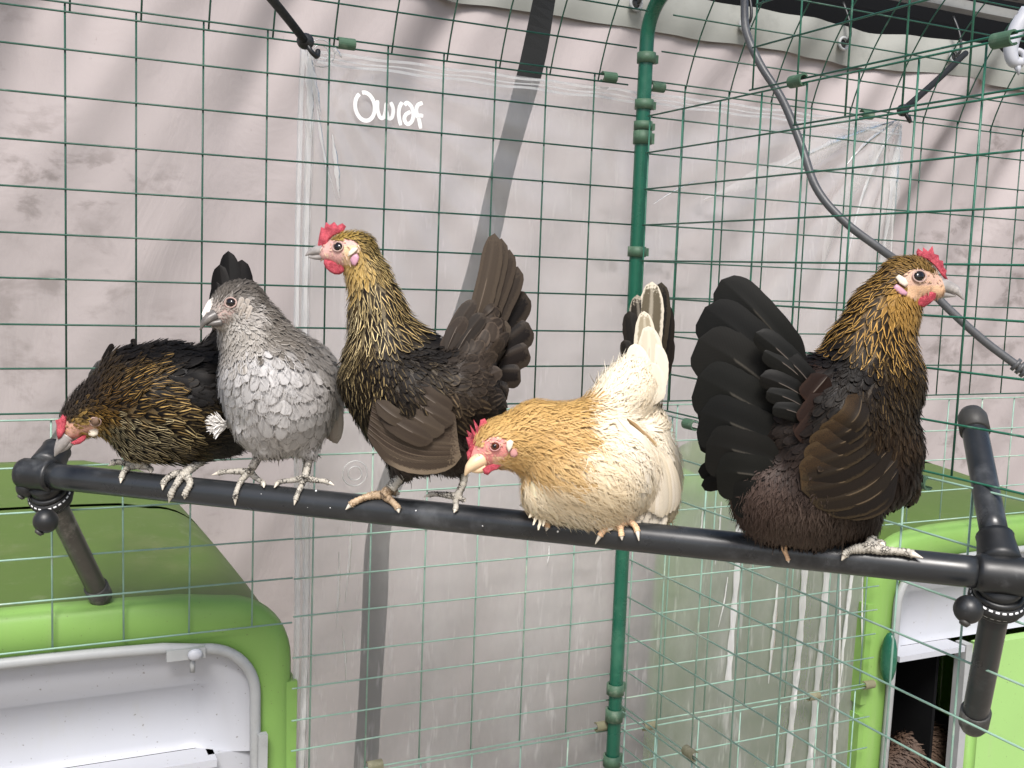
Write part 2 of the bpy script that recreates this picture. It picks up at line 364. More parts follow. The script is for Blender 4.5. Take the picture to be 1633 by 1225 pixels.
# clips that join the panels
CL = [((552, 70), 'A', M_clip, 'green clip on the top join beside the left film corner'), ((971, 123), 'A', M_clip, 'green clip just left of the corner pole top'),
      ((1048, 139), 'A', M_clip, 'green clip just right of the corner pole top'), ((1382, 183), 'A', M_clip, 'small green clip at the right film corner'), ((1272, 129), 'B', M_clip, 'green clip where the cable passes the gable panel'),
      ((1601, 63), 'B', M_clip, 'dusty green clip at the upper right edge'), ((1101, 677), 'B', M_clip, 'pale green clip between the cream hen and the large brown hen'),
      ((960, 1158), 'A', M_clip_brown, 'dirty clip left of the pole near the bottom'), ((1035, 1157), 'A', M_clip_brown, 'dirty clip right of the pole near the bottom'),
      ((1101, 1201), 'B', M_clip_brown, 'tan clip lowest on the right panel'), ((1297, 1110), 'A', M_clip_brown, 'tan clip halfway along the fogged film'),
      ((1385, 1092), 'A', M_clip_brown, 'tan clip at the right edge of the fogged film'), ((597, 1221), 'A', M_clip_brown, 'dirty clip at the bottom edge below the film'), ((1468, 768), 'B', M_clip, 'dark green clip behind the belly of the large brown hen')]
for (x, y), pl, mm, lab in CL:
    c = onY(x, y, 0) if pl == 'A' else onX(x, y)
    ax, o1 = (np.array([1., 0, 0]), np.array([0, 1., 0])) if pl == 'A' else (np.array([0, 1., 0]), np.array([1., 0, 0]))
    up = np.array([0, 0, 1.]); L = .013; a = np.linspace(-2.4, 2.4, 15); ro, ri = .0085, .0062
    pts = [(ro, q) for q in a] + [(ri, q) for q in a[::-1]]; v = []
    for s in (-L, L):
        for r, q in pts: v.append(c + ax * s + r * (o1 * -math.cos(q) * 1.0 + up * math.sin(q)))
    n = len(pts); f = [(k, (k + 1) % n, n + (k + 1) % n, n + k) for k in range(n)]
    f += [(k, k + 1, 28 - k, 29 - k) for k in range(14)] + [(n + 29 - k, n + 28 - k, n + k + 1, n + k) for k in range(14)]
    tag(part('panel_clip', v, f, mm, None, False), lab, 'clip', 'clips joining the panels')
# ---------------------------------------------------------------- coops
def coop(name, label, xc, sgn):
    """plastic hen house, front against the run at y = 0.02; sgn = side (+1 right, -1 left) of the doorway"""
    H0, HW, FL = -.842, .392, -2.08
    t = thing(name, label, 'chicken coop', (xc, .45, FL))
    def prof(s, hw, top, rad):                          # s 0..1 round the arch from left foot to right foot
        pts = []
        pts.append((-hw - .015, FL)); 
        for a in np.linspace(math.pi, math.pi / 2, 12): pts.append((-hw + rad + rad * math.cos(a), top - rad + rad * math.sin(a)))
        for q in np.linspace(-hw + rad, hw - rad, 10)[1:-1]: pts.append((q, top + .012 * (1 - (q / hw) ** 2)))
        for a in np.linspace(math.pi / 2, 0, 12): pts.append((hw - rad + rad * math.cos(a), top - rad + rad * math.sin(a)))
        pts.append((hw + .015, FL)); return pts
    def loft(secs):
        v = []; n = len(secs[0][1])
        for y, pr in secs: v += [(xc + px_, y, pz) for px_, pz in pr]
        return np.array(v), [(j * n + i, (j + 1) * n + i, (j + 1) * n + i + 1, j * n + i + 1) for j in range(len(secs) - 1) for i in range(n - 1)]
    def split(secs, nm):
        v, f = loft(secs); n = len(secs[0][1]) - 1
        top = [q for j, q in enumerate(f) if 5 <= j % n <= n - 6]
        def compact(fs):
            ids = sorted({i for q in fs for i in q}); mp = {a: b for b, a in enumerate(ids)}; return v[ids], [tuple(mp[i] for i in q) for q in fs]
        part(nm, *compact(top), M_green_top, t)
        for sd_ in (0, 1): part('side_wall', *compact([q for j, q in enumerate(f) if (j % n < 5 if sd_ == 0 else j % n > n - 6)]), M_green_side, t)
    # bright green front rim, rounded
    P = lambda y, dh, top, rad=.105: (y, prof(0, HW + dh, top, rad))
    v, f = loft([P(.022, -.064, H0 - .067, .085), P(.012, -.058, H0 - .06, .085), P(.012, -.022, H0 - .012), P(.02, -.006, H0 - .001), P(.035, 0, H0), P(.042, 0, H0 + .003), P(.048, -.008, H0 - .001)])
    part('front_rim', v, f, M_green, t)
    k = lambda y: (1 - (.20 if sgn < 0 else .05) * max(0., (y - .12) / .8) ** 1.3)
    secs = []
    for y in np.linspace(.040, .50, 9): secs.append((y, prof(0, HW * k(y) - .006, H0 + .004 + .075 * (y - .1) / .8, .12)))
    split(secs, 'lid')
    secs = [(.50, prof(0, HW * k(.5) - .006, H0 + .036, .12)), (.503, prof(0, HW * k(.5) - .010, H0 + .032, .12)), (.512, prof(0, HW * k(.5) - .010, H0 + .032, .12)), (.515, prof(0, HW * k(.5) - .006, H0 + .037, .12))]
    v, f = loft(secs); part('lid_seam', v, f, M_green, t)
    secs = []
    for y in np.linspace(.515, .9, 9):
        e = max(0, (y - .82) / .08); secs.append((y, prof(0, HW * k(y) - .006 - .07 * e ** 2, H0 + .004 + .075 * (y - .1) / .8 - .05 * e ** 2, .12)))
    split(secs, 'rear_lid'); v, f = loft(secs[-2:]); n = len(secs[0][1]); part('rear_wall', v[-n:], [tuple(range(n))], M_green, t, False)
    # grey adaptor frame: a tube round the opening
    fr = [(xc + a, .004, b) for a, b in prof(0, HW - .062, H0 - .065, .08)]
    v, f = tube(fr, .0085, 10); part('adaptor_frame', v, f, M_frame, t)
    # moulded white front with a doorway: outer flat, sloped recess, dark opening
    hw = HW - .062
    dx0, dx1, dz = (-.295, -.125, -1.10) if sgn > 0 else (.02, hw - .065, -1.085)
    fz = H0 - .060
    rows = [(fz, .02), (fz - .05, .024), (fz - .075, .05), (dz + .012, .075), (dz, .062)]
    v, f = [], []
    for z, y in rows:
        for q in np.linspace(-hw, hw, 26):
            edge = min(1, max(0, (hw - abs(q)) / .075)); lim = hw - .025 * max(0, (z - (fz - .08)) / .08) ** 2
            v.append((xc + max(-lim, min(lim, q)), .02 + (y - .02) * (edge ** 1.5), z))
    f = [(j * 26 + i, (j + 1) * 26 + i, (j + 1) * 26 + i + 1, j * 26 + i + 1) for j in range(len(rows) - 1) for i in range(25)]
    part('front_panel', v, f, M_white, t)
    for a, b in ((-hw, dx0), (dx1, hw)):
        if sgn > 0 and a == dx1: continue
        v, f = box((xc + (a + b) / 2, .045, (dz + FL) / 2), (b - a, .03, dz - FL)); part('door_jamb', v, f, M_white, t, False)
    v, f = box((xc + (dx0 + dx1) / 2, .035, dz - .006), (dx1 - dx0 + .02, .05, .012)); part('lintel', v, f, M_white, t, False)
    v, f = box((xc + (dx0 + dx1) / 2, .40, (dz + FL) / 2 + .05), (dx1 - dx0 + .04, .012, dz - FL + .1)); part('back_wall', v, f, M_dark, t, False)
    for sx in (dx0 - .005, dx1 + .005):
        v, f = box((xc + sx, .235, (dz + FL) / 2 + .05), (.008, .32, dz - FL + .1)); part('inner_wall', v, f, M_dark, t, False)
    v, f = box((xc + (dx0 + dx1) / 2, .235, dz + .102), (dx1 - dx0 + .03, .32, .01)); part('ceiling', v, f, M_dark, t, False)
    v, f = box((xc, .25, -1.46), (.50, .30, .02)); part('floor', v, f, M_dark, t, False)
    # side shoulder blocks on the rim, right next to the run
    for s in (-1, 1):
        for z0, z1 in ((-.975, -1.2), (-1.21, -2.06)):
            v, f = box((xc + s * (HW - .016), .06, (z0 + z1) / 2), (.045, .085, z0 - z1 - .012)); part('rim_block', v, f, M_green, t, False)
    return t, dx0, dx1, dz, hw
XL, XR = -.966, 1.012
cl, *_ = coop('hen_house', 'green plastic hen house with olive lid at the lower left', XL, -1)
cr, dx0, dx1, dz, hw = coop('hen_house', 'green plastic hen house with open black doorway at the lower right', XR, 1)
# pale green sliding door beside the right doorway with a grey runner
v, f = box((XR + dx1 + .03, .03, (dz - 2.06) / 2), (.02, .03, 2.06 + dz)); part('door_runner', v, f, M_frame, cr, False)
v, f = box((XR + dx1 + .062, .032, (dz - 2.06) / 2), (.03, .034, 2.06 + dz - .02)); part('door_edge', v, f, M_green, cr)
v, f = box((XR + (dx1 + .08 + hw) / 2, .04, (dz - 2.06) / 2), (hw - dx1 - .08, .03, 2.06 + dz - .02)); part('sliding_door', v, f, M_green_pale, cr, False)
# wing nut bolts holding the frames
def bolt(parent, c):
    v, f = box(c, (.055, .012, .016)); b = part('clamp_plate', v, f, M_frame, parent, False)
    v, f = sphere(np.array(c) + [.012, -.010, 0], (.011, .006, .009), 12, 6); part('screw_head', v, f, M_white, b)
    v, f = tube([np.array(c) + [.01, 0, -.006], np.array(c) + [.01, 0, -.03]], .004, 6); part('bolt_shaft', v, f, M_frame, b)
bolt(cl, onY(296, 1042, -.004)); 
v, f = box(onY(418, 1205, -.006), (.014, .012, .07)); part('side_clamp', v, f, M_frame, cl, False)
v, f = sphere(onY(1417, 1050, -.012), (.013, .02, .055), 12, 8); part('side_latch', v, f, M_pole, cr)
# ---------------------------------------------------------------- clear film hung on the run
FY = .028
fa, fb = onY(484, 76, FY), onY(1441, 186, FY)
f0x, f1x, ftz = fa[0], fb[0], fa[2]
fbz = -2.0
ft = thing('clear_film_cover', 'clear plastic film sheet hung outside the wire, fogged toward the bottom', 'plastic sheet', ((f0x + f1x) / 2, FY, fbz))
def wr(x, z):
    u = (x - f0x) / (f1x - f0x); h = .004 * math.sin(x * 31 + z * 3) + .003 * math.sin(x * 17 - z * 9)
    # creases radiating from the two hung corners
    for cx, cz, w0 in ((f0x, ftz, .9), (f1x, ftz, 1.5)):
        dx, dz = x - cx, z - cz; r = math.hypot(dx, dz); an = math.atan2(abs(dx), -dz + 1e-6)
        h += w0 * .006 * math.sin(an * 26 + r * 3) * math.exp(-r * 2.4) * min(1, r * 9)
    h += .007 * max(0, (u - .72) / .28) * math.sin(x * 42 + .7 * math.sin(z * 4)) * min(1, max(0, -(z + .5)) * 2.5)
    return h
def ff(u, v):
    z = fbz + (ftz - fbz) * v; x = f0x + (f1x - f0x) * u
    return (x, FY + .008 + wr(x, z), z)
v, f = grid(ff, 260, 130); part('film', v, f, M_film, ft)
def strip(xa, xb, za, zb, off, nm='folded_hem', wob=.003):
    def g(u, q):
        z = za + (zb - za) * q; xx = xa(z) + (xb(z) - xa(z)) * u
        return (xx, FY + off + wr(xx, z) + wob * math.sin(u * 3.14) + .0015 * math.sin(z * 90 + u * 4), z)
    v, f = grid(g, 6, 90); part(nm, v, f, M_film_hem, ft)
lx = lambda o: (lambda z: f0x + o + .004 * math.sin(z * 5))
strip(lx(-.004), lx(.004), fbz, ftz, .001); strip(lx(.0085), lx(.018), fbz, ftz, .0015)
strip(lx(.019), lx(.0205), fbz, ftz, .002)
rx = lambda o: (lambda z: f1x - .05 * min(1, max(0, (ftz - z) / .5)) + o + .005 * math.sin(z * 6))
strip(rx(-.012), rx(0), fbz, ftz, .001); strip(rx(-.075), rx(-.06), fbz, -.62, .002); strip(rx(-.135), rx(-.118), fbz, -.7, .002); strip(rx(-.30), rx(-.285), -1.1, -.78, .002, 'crease_glint')
# pale milky strips standing in for glints on the film's creases
def crease_glint(pts, wd, nm='crease_glint', mat=None):
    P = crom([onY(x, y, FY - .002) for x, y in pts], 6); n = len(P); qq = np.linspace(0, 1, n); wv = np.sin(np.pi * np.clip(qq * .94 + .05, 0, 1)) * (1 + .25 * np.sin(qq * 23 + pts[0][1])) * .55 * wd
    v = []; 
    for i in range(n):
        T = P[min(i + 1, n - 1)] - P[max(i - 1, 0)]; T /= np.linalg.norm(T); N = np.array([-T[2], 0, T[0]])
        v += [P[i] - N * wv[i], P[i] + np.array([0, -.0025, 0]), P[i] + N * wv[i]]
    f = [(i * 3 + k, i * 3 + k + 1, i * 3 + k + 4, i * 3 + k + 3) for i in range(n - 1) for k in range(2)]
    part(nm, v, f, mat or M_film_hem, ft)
crease_glint([(492, 80), (500, 130), (512, 185)], .009); crease_glint([(494, 80), (508, 190), (520, 260), (537, 318)], .004)
crease_glint([(530, 215), (537, 270), (541, 316)], .007); crease_glint([(488, 80), (494, 140), (496, 220)], .010); crease_glint([(533, 76), (538, 84), (545, 92)], .006)
crease_glint([(1432, 196), (1400, 250), (1370, 330), (1350, 420)], .006); crease_glint([(1430, 192), (1360, 215), (1290, 245), (1215, 282)], .010); crease_glint([(1425, 195), (1385, 225), (1350, 262)], .008)
for pts_, wd_ in (([(1434, 192), (1340, 225), (1230, 275), (1120, 320)], .035), ([(1434, 194), (1380, 260), (1335, 340), (1310, 430)], .04), ([(1436, 196), (1424, 290), (1410, 430)], .035), ([(1432, 194), (1400, 250), (1370, 330)], .02)): crease_glint(pts_, wd_, 'painted_glare', M_film_glare)  # broad pale strips painting the film's reflected glare
for i_ in range(3):
    v, f = grid(lambda u, q: (f0x + .02 + (f1x - f0x - .03) * u, FY - .001 - .002 * i_, ftz - .006 - i_ * .008 + (.004 if i_ != 1 else .0022) * q + .0012 * math.sin(u * 60 + i_)), 120, 1); part('top_hem', v, f, M_film_hem, ft)
crease_glint([(1110, 288), (1075, 305), (1042, 325)], .003); crease_glint([(1436, 200), (1428, 300), (1420, 420)], .010); crease_glint([(1437, 210), (1432, 260), (1425, 330)], .006)
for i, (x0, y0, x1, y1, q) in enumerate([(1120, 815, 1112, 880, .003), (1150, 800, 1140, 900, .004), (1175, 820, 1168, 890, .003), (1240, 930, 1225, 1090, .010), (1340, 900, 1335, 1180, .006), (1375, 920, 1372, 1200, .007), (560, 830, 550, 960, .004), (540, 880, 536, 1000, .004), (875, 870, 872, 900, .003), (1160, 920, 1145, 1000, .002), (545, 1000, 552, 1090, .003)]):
    crease_glint([(x0, y0), ((x0 + x1) / 2 + 2, (y0 + y1) / 2), (x1, y1)], q)
# moulded round bosses in the film
for (x, y, R0) in ((566, 755, .020), (566, 755, .011), (512, 85, .012), (512, 85, .020)):
    c = onY(x, y, FY - .001); a = np.linspace(0, 2 * math.pi, 33)
    v, f = tube([c + [R0 * math.cos(q), 0, R0 * math.sin(q)] for q in a], .0011, 6, False); part('boss_ring', v, f, M_film_hem, ft)
# lettering, seen from behind and upside down
LET = [[(582 + 15.5 * math.cos(a) + 2 * math.sin(a), 170 + 22.5 * math.sin(a)) for a in np.linspace(-1.75, 4.25, 24)],
       [(602, 160), (602, 174), (606, 187), (612, 187), (615, 176), (616, 164)], [(616, 176), (619, 188), (625, 187), (627, 174), (623, 163)],
       [(641, 163), (637, 172), (636, 184), (639, 200)],
       [(655, 178), (647, 183), (645, 191), (650, 198), (657, 193), (659, 182), (656, 170), (649, 164), (645, 168)],
       [(674, 164), (666, 168), (664, 178), (668, 190), (671, 205)], [(662, 186), (668, 184), (675, 185)]]
for k, st in enumerate(LET):
    P = crom([onY(x, y, FY - .004 - .0006 * k) for x, y in st], 4); n = len(P); v = []
    for i in range(n):
        T = P[min(i + 1, n - 1)] - P[max(i - 1, 0)]; T /= np.linalg.norm(T); N = np.array([-T[2], 0, T[0]]); e = .0031 * (.75 if i in (0, n - 1) else 1)
        v += [P[i] - N * e, P[i] + N * e]
    part('letter', v, [(2 * i, 2 * i + 1, 2 * i + 3, 2 * i + 2) for i in range(n - 1)], M_letter, ft)
# black strap hanging behind the film
sp = [onY(x, y, .09) for x, y in ((880, -60), (868, 0), (850, 95), (822, 200), (795, 300), (775, 390), (735, 520), (680, 650), (628, 760), (604, 850), (598, 960), (592, 1080), (583, 1230))]
P = crom(sp, 6); v = []
for i, q in enumerate(P):
    T = P[min(i + 1, len(P) - 1)] - P[max(i - 1, 0)]; T /= np.linalg.norm(T); N = np.array([-T[2], 0, T[0]]); tw = .003 * math.sin(i * .4)
    for a, b in ((-.021, -.0012), (.021, -.0012), (.021, .0012), (-.021, .0012)): v.append(q + N * a + np.array([0, b + tw * (a / .021), 0]))
f = [(i * 4 + k, i * 4 + (k + 1) % 4, i * 4 + 4 + (k + 1) % 4, i * 4 + 4 + k) for i in range(len(P) - 1) for k in range(4)]
tag(part('strap', v, f, M_blackstrap, None, False), 'flat black strap hanging behind the clear film', 'strap')
# bungee cords at the film corners
def bungee(lab, pts, r, ts):
    P = crom([at(x, y, t) for (x, y), t in zip(pts, ts)], 8); t = thing('bungee_cord', lab, 'bungee cord', P[-1], 'bungee cords holding the film')
    v, f = tube(P, r, 8); part('cord', v, f, M_blackstrap, t)
    v, f = sphere(P[-1], (.013, .011, .012), 12, 8); part('knot', v, f, M_rubber, t)
    h = P[-1]; v, f = tube(crom([h, h + [.006, -.008, -.014], h + [.016, -.004, -.02], h + [.02, .004, -.01]], 4), .004, 6); part('hook', v, f, M_rubber, t)
ta = np.linalg.norm(onY(487, 68, 0) - CAM) / np.linalg.norm(ray(487, 68)); tb = np.linalg.norm(onY(1440, 178, 0) - CAM) / np.linalg.norm(ray(1440, 178))
bungee('black bungee cord hooked to the upper left film corner', [(418, -20), (455, 25), (487, 66)], .006, [ta - .25, ta - .12, ta - .015])
bungee('dark bungee cord running to the upper right film corner', [(1540, 85), (1490, 132), (1440, 176)], .0065, [tb + .25, tb + .12, tb])
# hanging electric cable with end fitting
P = crom([at(x, y, t) for x, y, t in ((1184, -40, 1.62), (1187, 0, 1.6), (1190, 50, 1.58), (1212, 102, 1.56), (1248, 160, 1.54), (1277, 230, 1.52), (1302, 300, 1.5), (1345, 352, 1.48), (1405, 398, 1.47), (1460, 438, 1.47), (1510, 490, 1.46), (1565, 540, 1.45), (1615, 578, 1.44), (1660, 612, 1.43))], 8)
hc = thing('hanging_cable', 'grey electric cable hanging in a curve past the large brown hen', 'cable', P[0]); v, f = tube(P, .0058, 10); part('sheath', v, f, M_cable, hc)
q = at(1618, 580, 1.44); dv = at(1660, 612, 1.43) - q; dv /= np.linalg.norm(dv)
for k in range(4): v, f = tube([q + dv * (.007 * k), q + dv * (.007 * k + .0045)], .0095, 12); part('strain_relief', v, f, M_cable, hc)
# white moulded bird treat holder at the right edge
wt = thing('white_hook', 'white plastic hook at the top right edge', 'hook', at(1618, 70, 1.33))
v, f = tube(crom([at(1640, 20, 1.33), at(1622, 45, 1.33), at(1612, 75, 1.33), at(1616, 98, 1.33), at(1630, 100, 1.33)], 5), np.concatenate([np.linspace(.012, .006, 21)]), 8, True); part('arm', v, f, M_white, wt)
a = np.linspace(0, 2 * math.pi, 21); c = at(1622, 92, 1.33)
v, f = tube([c + CR * .009 * math.cos(q) + CU * .009 * math.sin(q) for q in a], .0035, 6, False); part('ring', v, f, M_white, wt)
v, f = tube([c - CU * .008, c - CU * .022 + CR * .002], [.006, .0008], 8); part('tip', v, f, M_white, wt)
# ---------------------------------------------------------------- the perch
PXL, PYL, PXR, PYR, TL, TR = 60., 757., 1600., 917., 1.38, 1.10
def pt_(x): return 1 / (1 / TL + (1 / TR - 1 / TL) * (x - PXL) / (PXR - PXL))
def pyc(x): return PYL + (PYR - PYL) * (x - PXL) / (PXR - PXL)
def paxis(x): return at(x, pyc(x), pt_(x))
PR = .0168
A_, B_ = paxis(42), paxis(1640)
pc = thing('perch', 'long black perch pole spanning the run with the five hens on it', 'perch', (A_ + B_) / 2)
v, f = tube(np.linspace(paxis(80), paxis(1565), 60), PR, 28); part('pole', v, f, M_perch, pc)
pd = (B_ - A_) / np.linalg.norm(B_ - A_)
def dash_mat():
    t = NT('dashed_cord'); uv = t.new('ShaderNodeUVMap').outputs[0]; sx = t.new('ShaderNodeSeparateXYZ'); t.l.new(uv, sx.inputs[0])
    b = t.new('ShaderNodeTexBrick'); b.offset = .5; b.inputs['Scale'].default_value = 1; b.inputs['Mortar Size'].default_value = .22; b.inputs['Brick Width'].default_value = 1.0; b.inputs['Row Height'].default_value = .5
    b.inputs['Color1'].default_value = (.85, .85, .85, 1); b.inputs['Color2'].default_value = (.8, .8, .8, 1); b.inputs['Mortar'].default_value = (.012, .012, .012, 1)
    t.l.new(t.scaled(uv, (1, 1, 1)), b.inputs['Vector']); t.base(b.outputs[0], .6); return t.m
M_dash = dash_mat()
def end_joint(lab, x0, x1, up_end, dn_end, stem, mat_t, mir):
    t = thing('perch_bracket', lab, 'bracket', paxis((x0 + x1) / 2), 'brackets at the perch ends')
    a, b = paxis(x0), paxis(x1); L = np.linspace(a, b, 12); rr = np.full(12, PR * 1.2); rr[0] *= .9; rr[-1] *= 1.03; rr[-2] *= 1.03
    v, f = tube(L, rr, 24); part('sleeve', v, f, M_rubber, t)
    c = paxis(stem)
    for nm, e, rad in (('upper_arm', up_end, PR * .86), ('lower_arm', dn_end, PR * .86)):
        e = np.array(e); d = (e - c); n = np.linalg.norm(d); d /= n
        v, f = tube([c + d * .012, c + d * .020, c + d * .046, c + d * .05], [PR * 1.35, PR * 1.3, PR * 1.12, PR * 1.16], 22); k = part('socket', v, f, M_rubber, t)
        v, f = tube(np.linspace(c + d * .05, e, 10), rad, 20); part(nm, v, f, mat_t, t)
        ce = e; v, f = tube([ce - d * .022, ce - d * .0215, ce + d * .002, ce + d * .010, ce + d * .0145], np.array([rad * 1.02, rad * 1.18, rad * 1.16, rad * .92, rad * .4]), 20); part('end_cap', v, f, M_cap, t)
        if nm == 'lower_arm':
            s0 = c + d * .033; u = np.cross(d, CF); u /= np.linalg.norm(u); w_ = np.cross(d, u)
            for q, (off, mt, cr_) in enumerate(((-.006, M_rubber, .0036), (.004, M_dash, 0.0078), (.014, M_rubber, .0036))):
                an = np.linspace(0, 2 * math.pi, 41); R1 = PR * 1.30
                ring = [s0 + d * (off + .003 * math.sin(x + mir)) + R1 * (u * math.cos(x) + w_ * math.sin(x)) for x in an]
                v, f = tube(ring, cr_, 10, False); o = part('bungee_loop', v, f, mt, t)
                if mt is M_dash:
                    uvl = o.data.uv_layers.new(name='UVMap'); uvd = []
                    for fi in range(len(f)):
                        i, kk = divmod(fi, 10)
                        for (ii, jj) in ((0, 0), (0, 1), (1, 1), (1, 0)): uvd += [(i + ii) / 40 * 26, (kk + jj) / 10 * 2]
                    uvl.data.foreach_set('uv', uvd)
    return t, c
tL, cL = end_joint('black bracket with bungee cord at the left end of the perch', 34, 84, at(168, 590, 1.56), at(160, 950, 1.545), 66, M_tube_worn, 0)
tR, cR = end_joint('black bracket with bungee cord at the right end of the perch', 1556, 1650, at(1551, 668, 1.26), at(1553, 1152, 1.245), 1598, M_perch, 2)
for t, (x, y, tt), r in ((tL, (73, 831, 1.345), .0155), (tL, (42, 778, 1.385), .013), (tR, (1544, 972, 1.075), .0145)):
    c = at(x, y, tt); v, f = sphere(c, r, 20, 14); b = part('toggle_ball', v, f, M_rubber, t)
    v, f = tube([c - CU * r * .8 - CR * r * .35 - CF * r * .3, c - CU * r * 1.0 - CR * r * .5 - CF * r * .35], [r * .42, r * .30], 12); part('toggle_hole', v, f, M_cap, b)
# droppings and crumbs on the pole: small flecks that stand proud of it
vs = []
for i in range(9):
    x = random.uniform(150, 1500); a = random.uniform(-.5, 1.3); n = -CF * math.cos(a) + CU * math.sin(a); n /= np.linalg.norm(n)
    vs.append(sphere(paxis(x) + n * PR, random.uniform(.0006, .0014), 6, 4))
v, f = join(vs); o = part('droppings', v, f, M_letter, pc); o['kind'] = 'stuff'
# ================================================================ HENS: library
# Hens are modelled in a local frame: x right, y down, d towards the camera, all in reference pixels at the hen's own depth.
def smin(a, b, k):
    h = np.clip(.5 + .5 * (b - a) / k, 0, 1); return b + (a - b) * h - k * h * (1 - h)
class SDF:
    def __init__(s, chains, k=16):
        s.c = []; s.k = k
        for ch in chains:
            ch = np.asarray(ch, float)
            if len(ch) == 1: ch = np.vstack([ch, ch + [.01, 0, 0, 0]])
            for a, b in zip(ch[:-1], ch[1:]): s.c.append((a, b))
    def __call__(s, P):
        out = None
        for a, b in s.c:
            ab = b[:3] - a[:3]; t = np.clip(((P - a[:3]) @ ab) / (ab @ ab + 1e-9), 0, 1)
            dd = np.linalg.norm(P - a[:3] - t[..., None] * ab, axis=-1) - (a[3] + t * (b[3] - a[3]))
            out = dd if out is None else smin(out, dd, s.k)
        return out
    def grad(s, P, e=1.0):
        g = np.stack([s(P + np.eye(3)[i] * e) - s(P - np.eye(3)[i] * e) for i in range(3)], -1)
        return g / (np.linalg.norm(g, axis=-1, keepdims=True) + 1e-9)
    def bounds(s):
        A = np.array([q for ab in s.c for q in ab]); return (A[:, :3] - A[:, 3:]).min(0) - 8, (A[:, :3] + A[:, 3:]).max(0) + 8
    def front(s, x, y, sign=1):
        ds = np.arange(220, -260, -1.0) * sign; P = np.stack([np.full_like(ds, x), np.full_like(ds, y), ds], -1); q = s(P); i = np.argmax(q < 0)
        return ds[i] if q[i] < 0 else 0.0
def surface_nets(fn, lo, hi, h):
    ax = [np.arange(lo[i], hi[i] + h, h) for i in range(3)]
    G = np.stack(np.meshgrid(*ax, indexing='ij'), -1); val = fn(G.reshape(-1, 3)).reshape(G.shape[:3])
    ins = val < 0; n = np.array(val.shape) - 1
    acc = np.zeros((*n, 3)); cnt = np.zeros(n)
    def sl(o): return tuple(slice(o[i], o[i] + n[i]) for i in range(3))
    for a in range(3):
        o1, o2 = [k for k in range(3) if k != a]
        for i in (0, 1):
            for j in (0, 1):
                A = [0, 0, 0]; A[o1] = i; A[o2] = j; B = list(A); B[a] = 1
                va, vb = val[sl(A)], val[sl(B)]; cr = (va < 0) != (vb < 0); t = np.where(cr, va / np.where(cr, va - vb, 1), 0)
                for k in range(3): acc[..., k] += np.where(cr, A[k] + (t if k == a else 0), 0)
                cnt += cr
    act = cnt > 0; idx = -np.ones(n, int); idx[act] = np.arange(act.sum())
    base = np.stack(np.meshgrid(*[np.arange(q) for q in n], indexing='ij'), -1)
    V = (base[act] + acc[act] / cnt[act][:, None]) * h + np.asarray(lo)
    F_ = []
    for a in range(3):
        o1, o2 = (a + 1) % 3, (a + 2) % 3
        s0 = [slice(None)] * 3; s1 = [slice(None)] * 3; s0[a] = slice(0, -1); s1[a] = slice(1, None)
        cr = ins[tuple(s0)] != ins[tuple(s1)]; W = np.argwhere(cr)
        W = W[(W[:, o1] > 0) & (W[:, o2] > 0) & (W[:, o1] < n[o1]) & (W[:, o2] < n[o2])]
        fl = ins[tuple(s0)][tuple(W.T)]
        def I(d1, d2):
            q = W.copy(); q[:, o1] += d1; q[:, o2] += d2; return idx[tuple(q.T)]
        q = np.stack([I(-1, -1), I(0, -1), I(0, 0), I(-1, 0)], -1); q[~fl] = q[~fl][:, ::-1]; F_.append(q)
    F_ = np.vstack(F_); return V, F_[(F_ >= 0).all(1)]
def set_uv(me, uv):
    l = me.uv_layers.new(name='UVMap'); vi = np.empty(len(me.loops), np.int32); me.loops.foreach_get('vertex_index', vi); l.data.foreach_set('uv', uv[vi].astype(np.float32).ravel())
def set_col(me, name, c):
    a = me.color_attributes.new(name, 'FLOAT_COLOR', 'POINT'); c4 = np.ones((len(me.vertices), 4), np.float32); c4[:, :3] = c; a.data.foreach_set('color', c4.ravel())

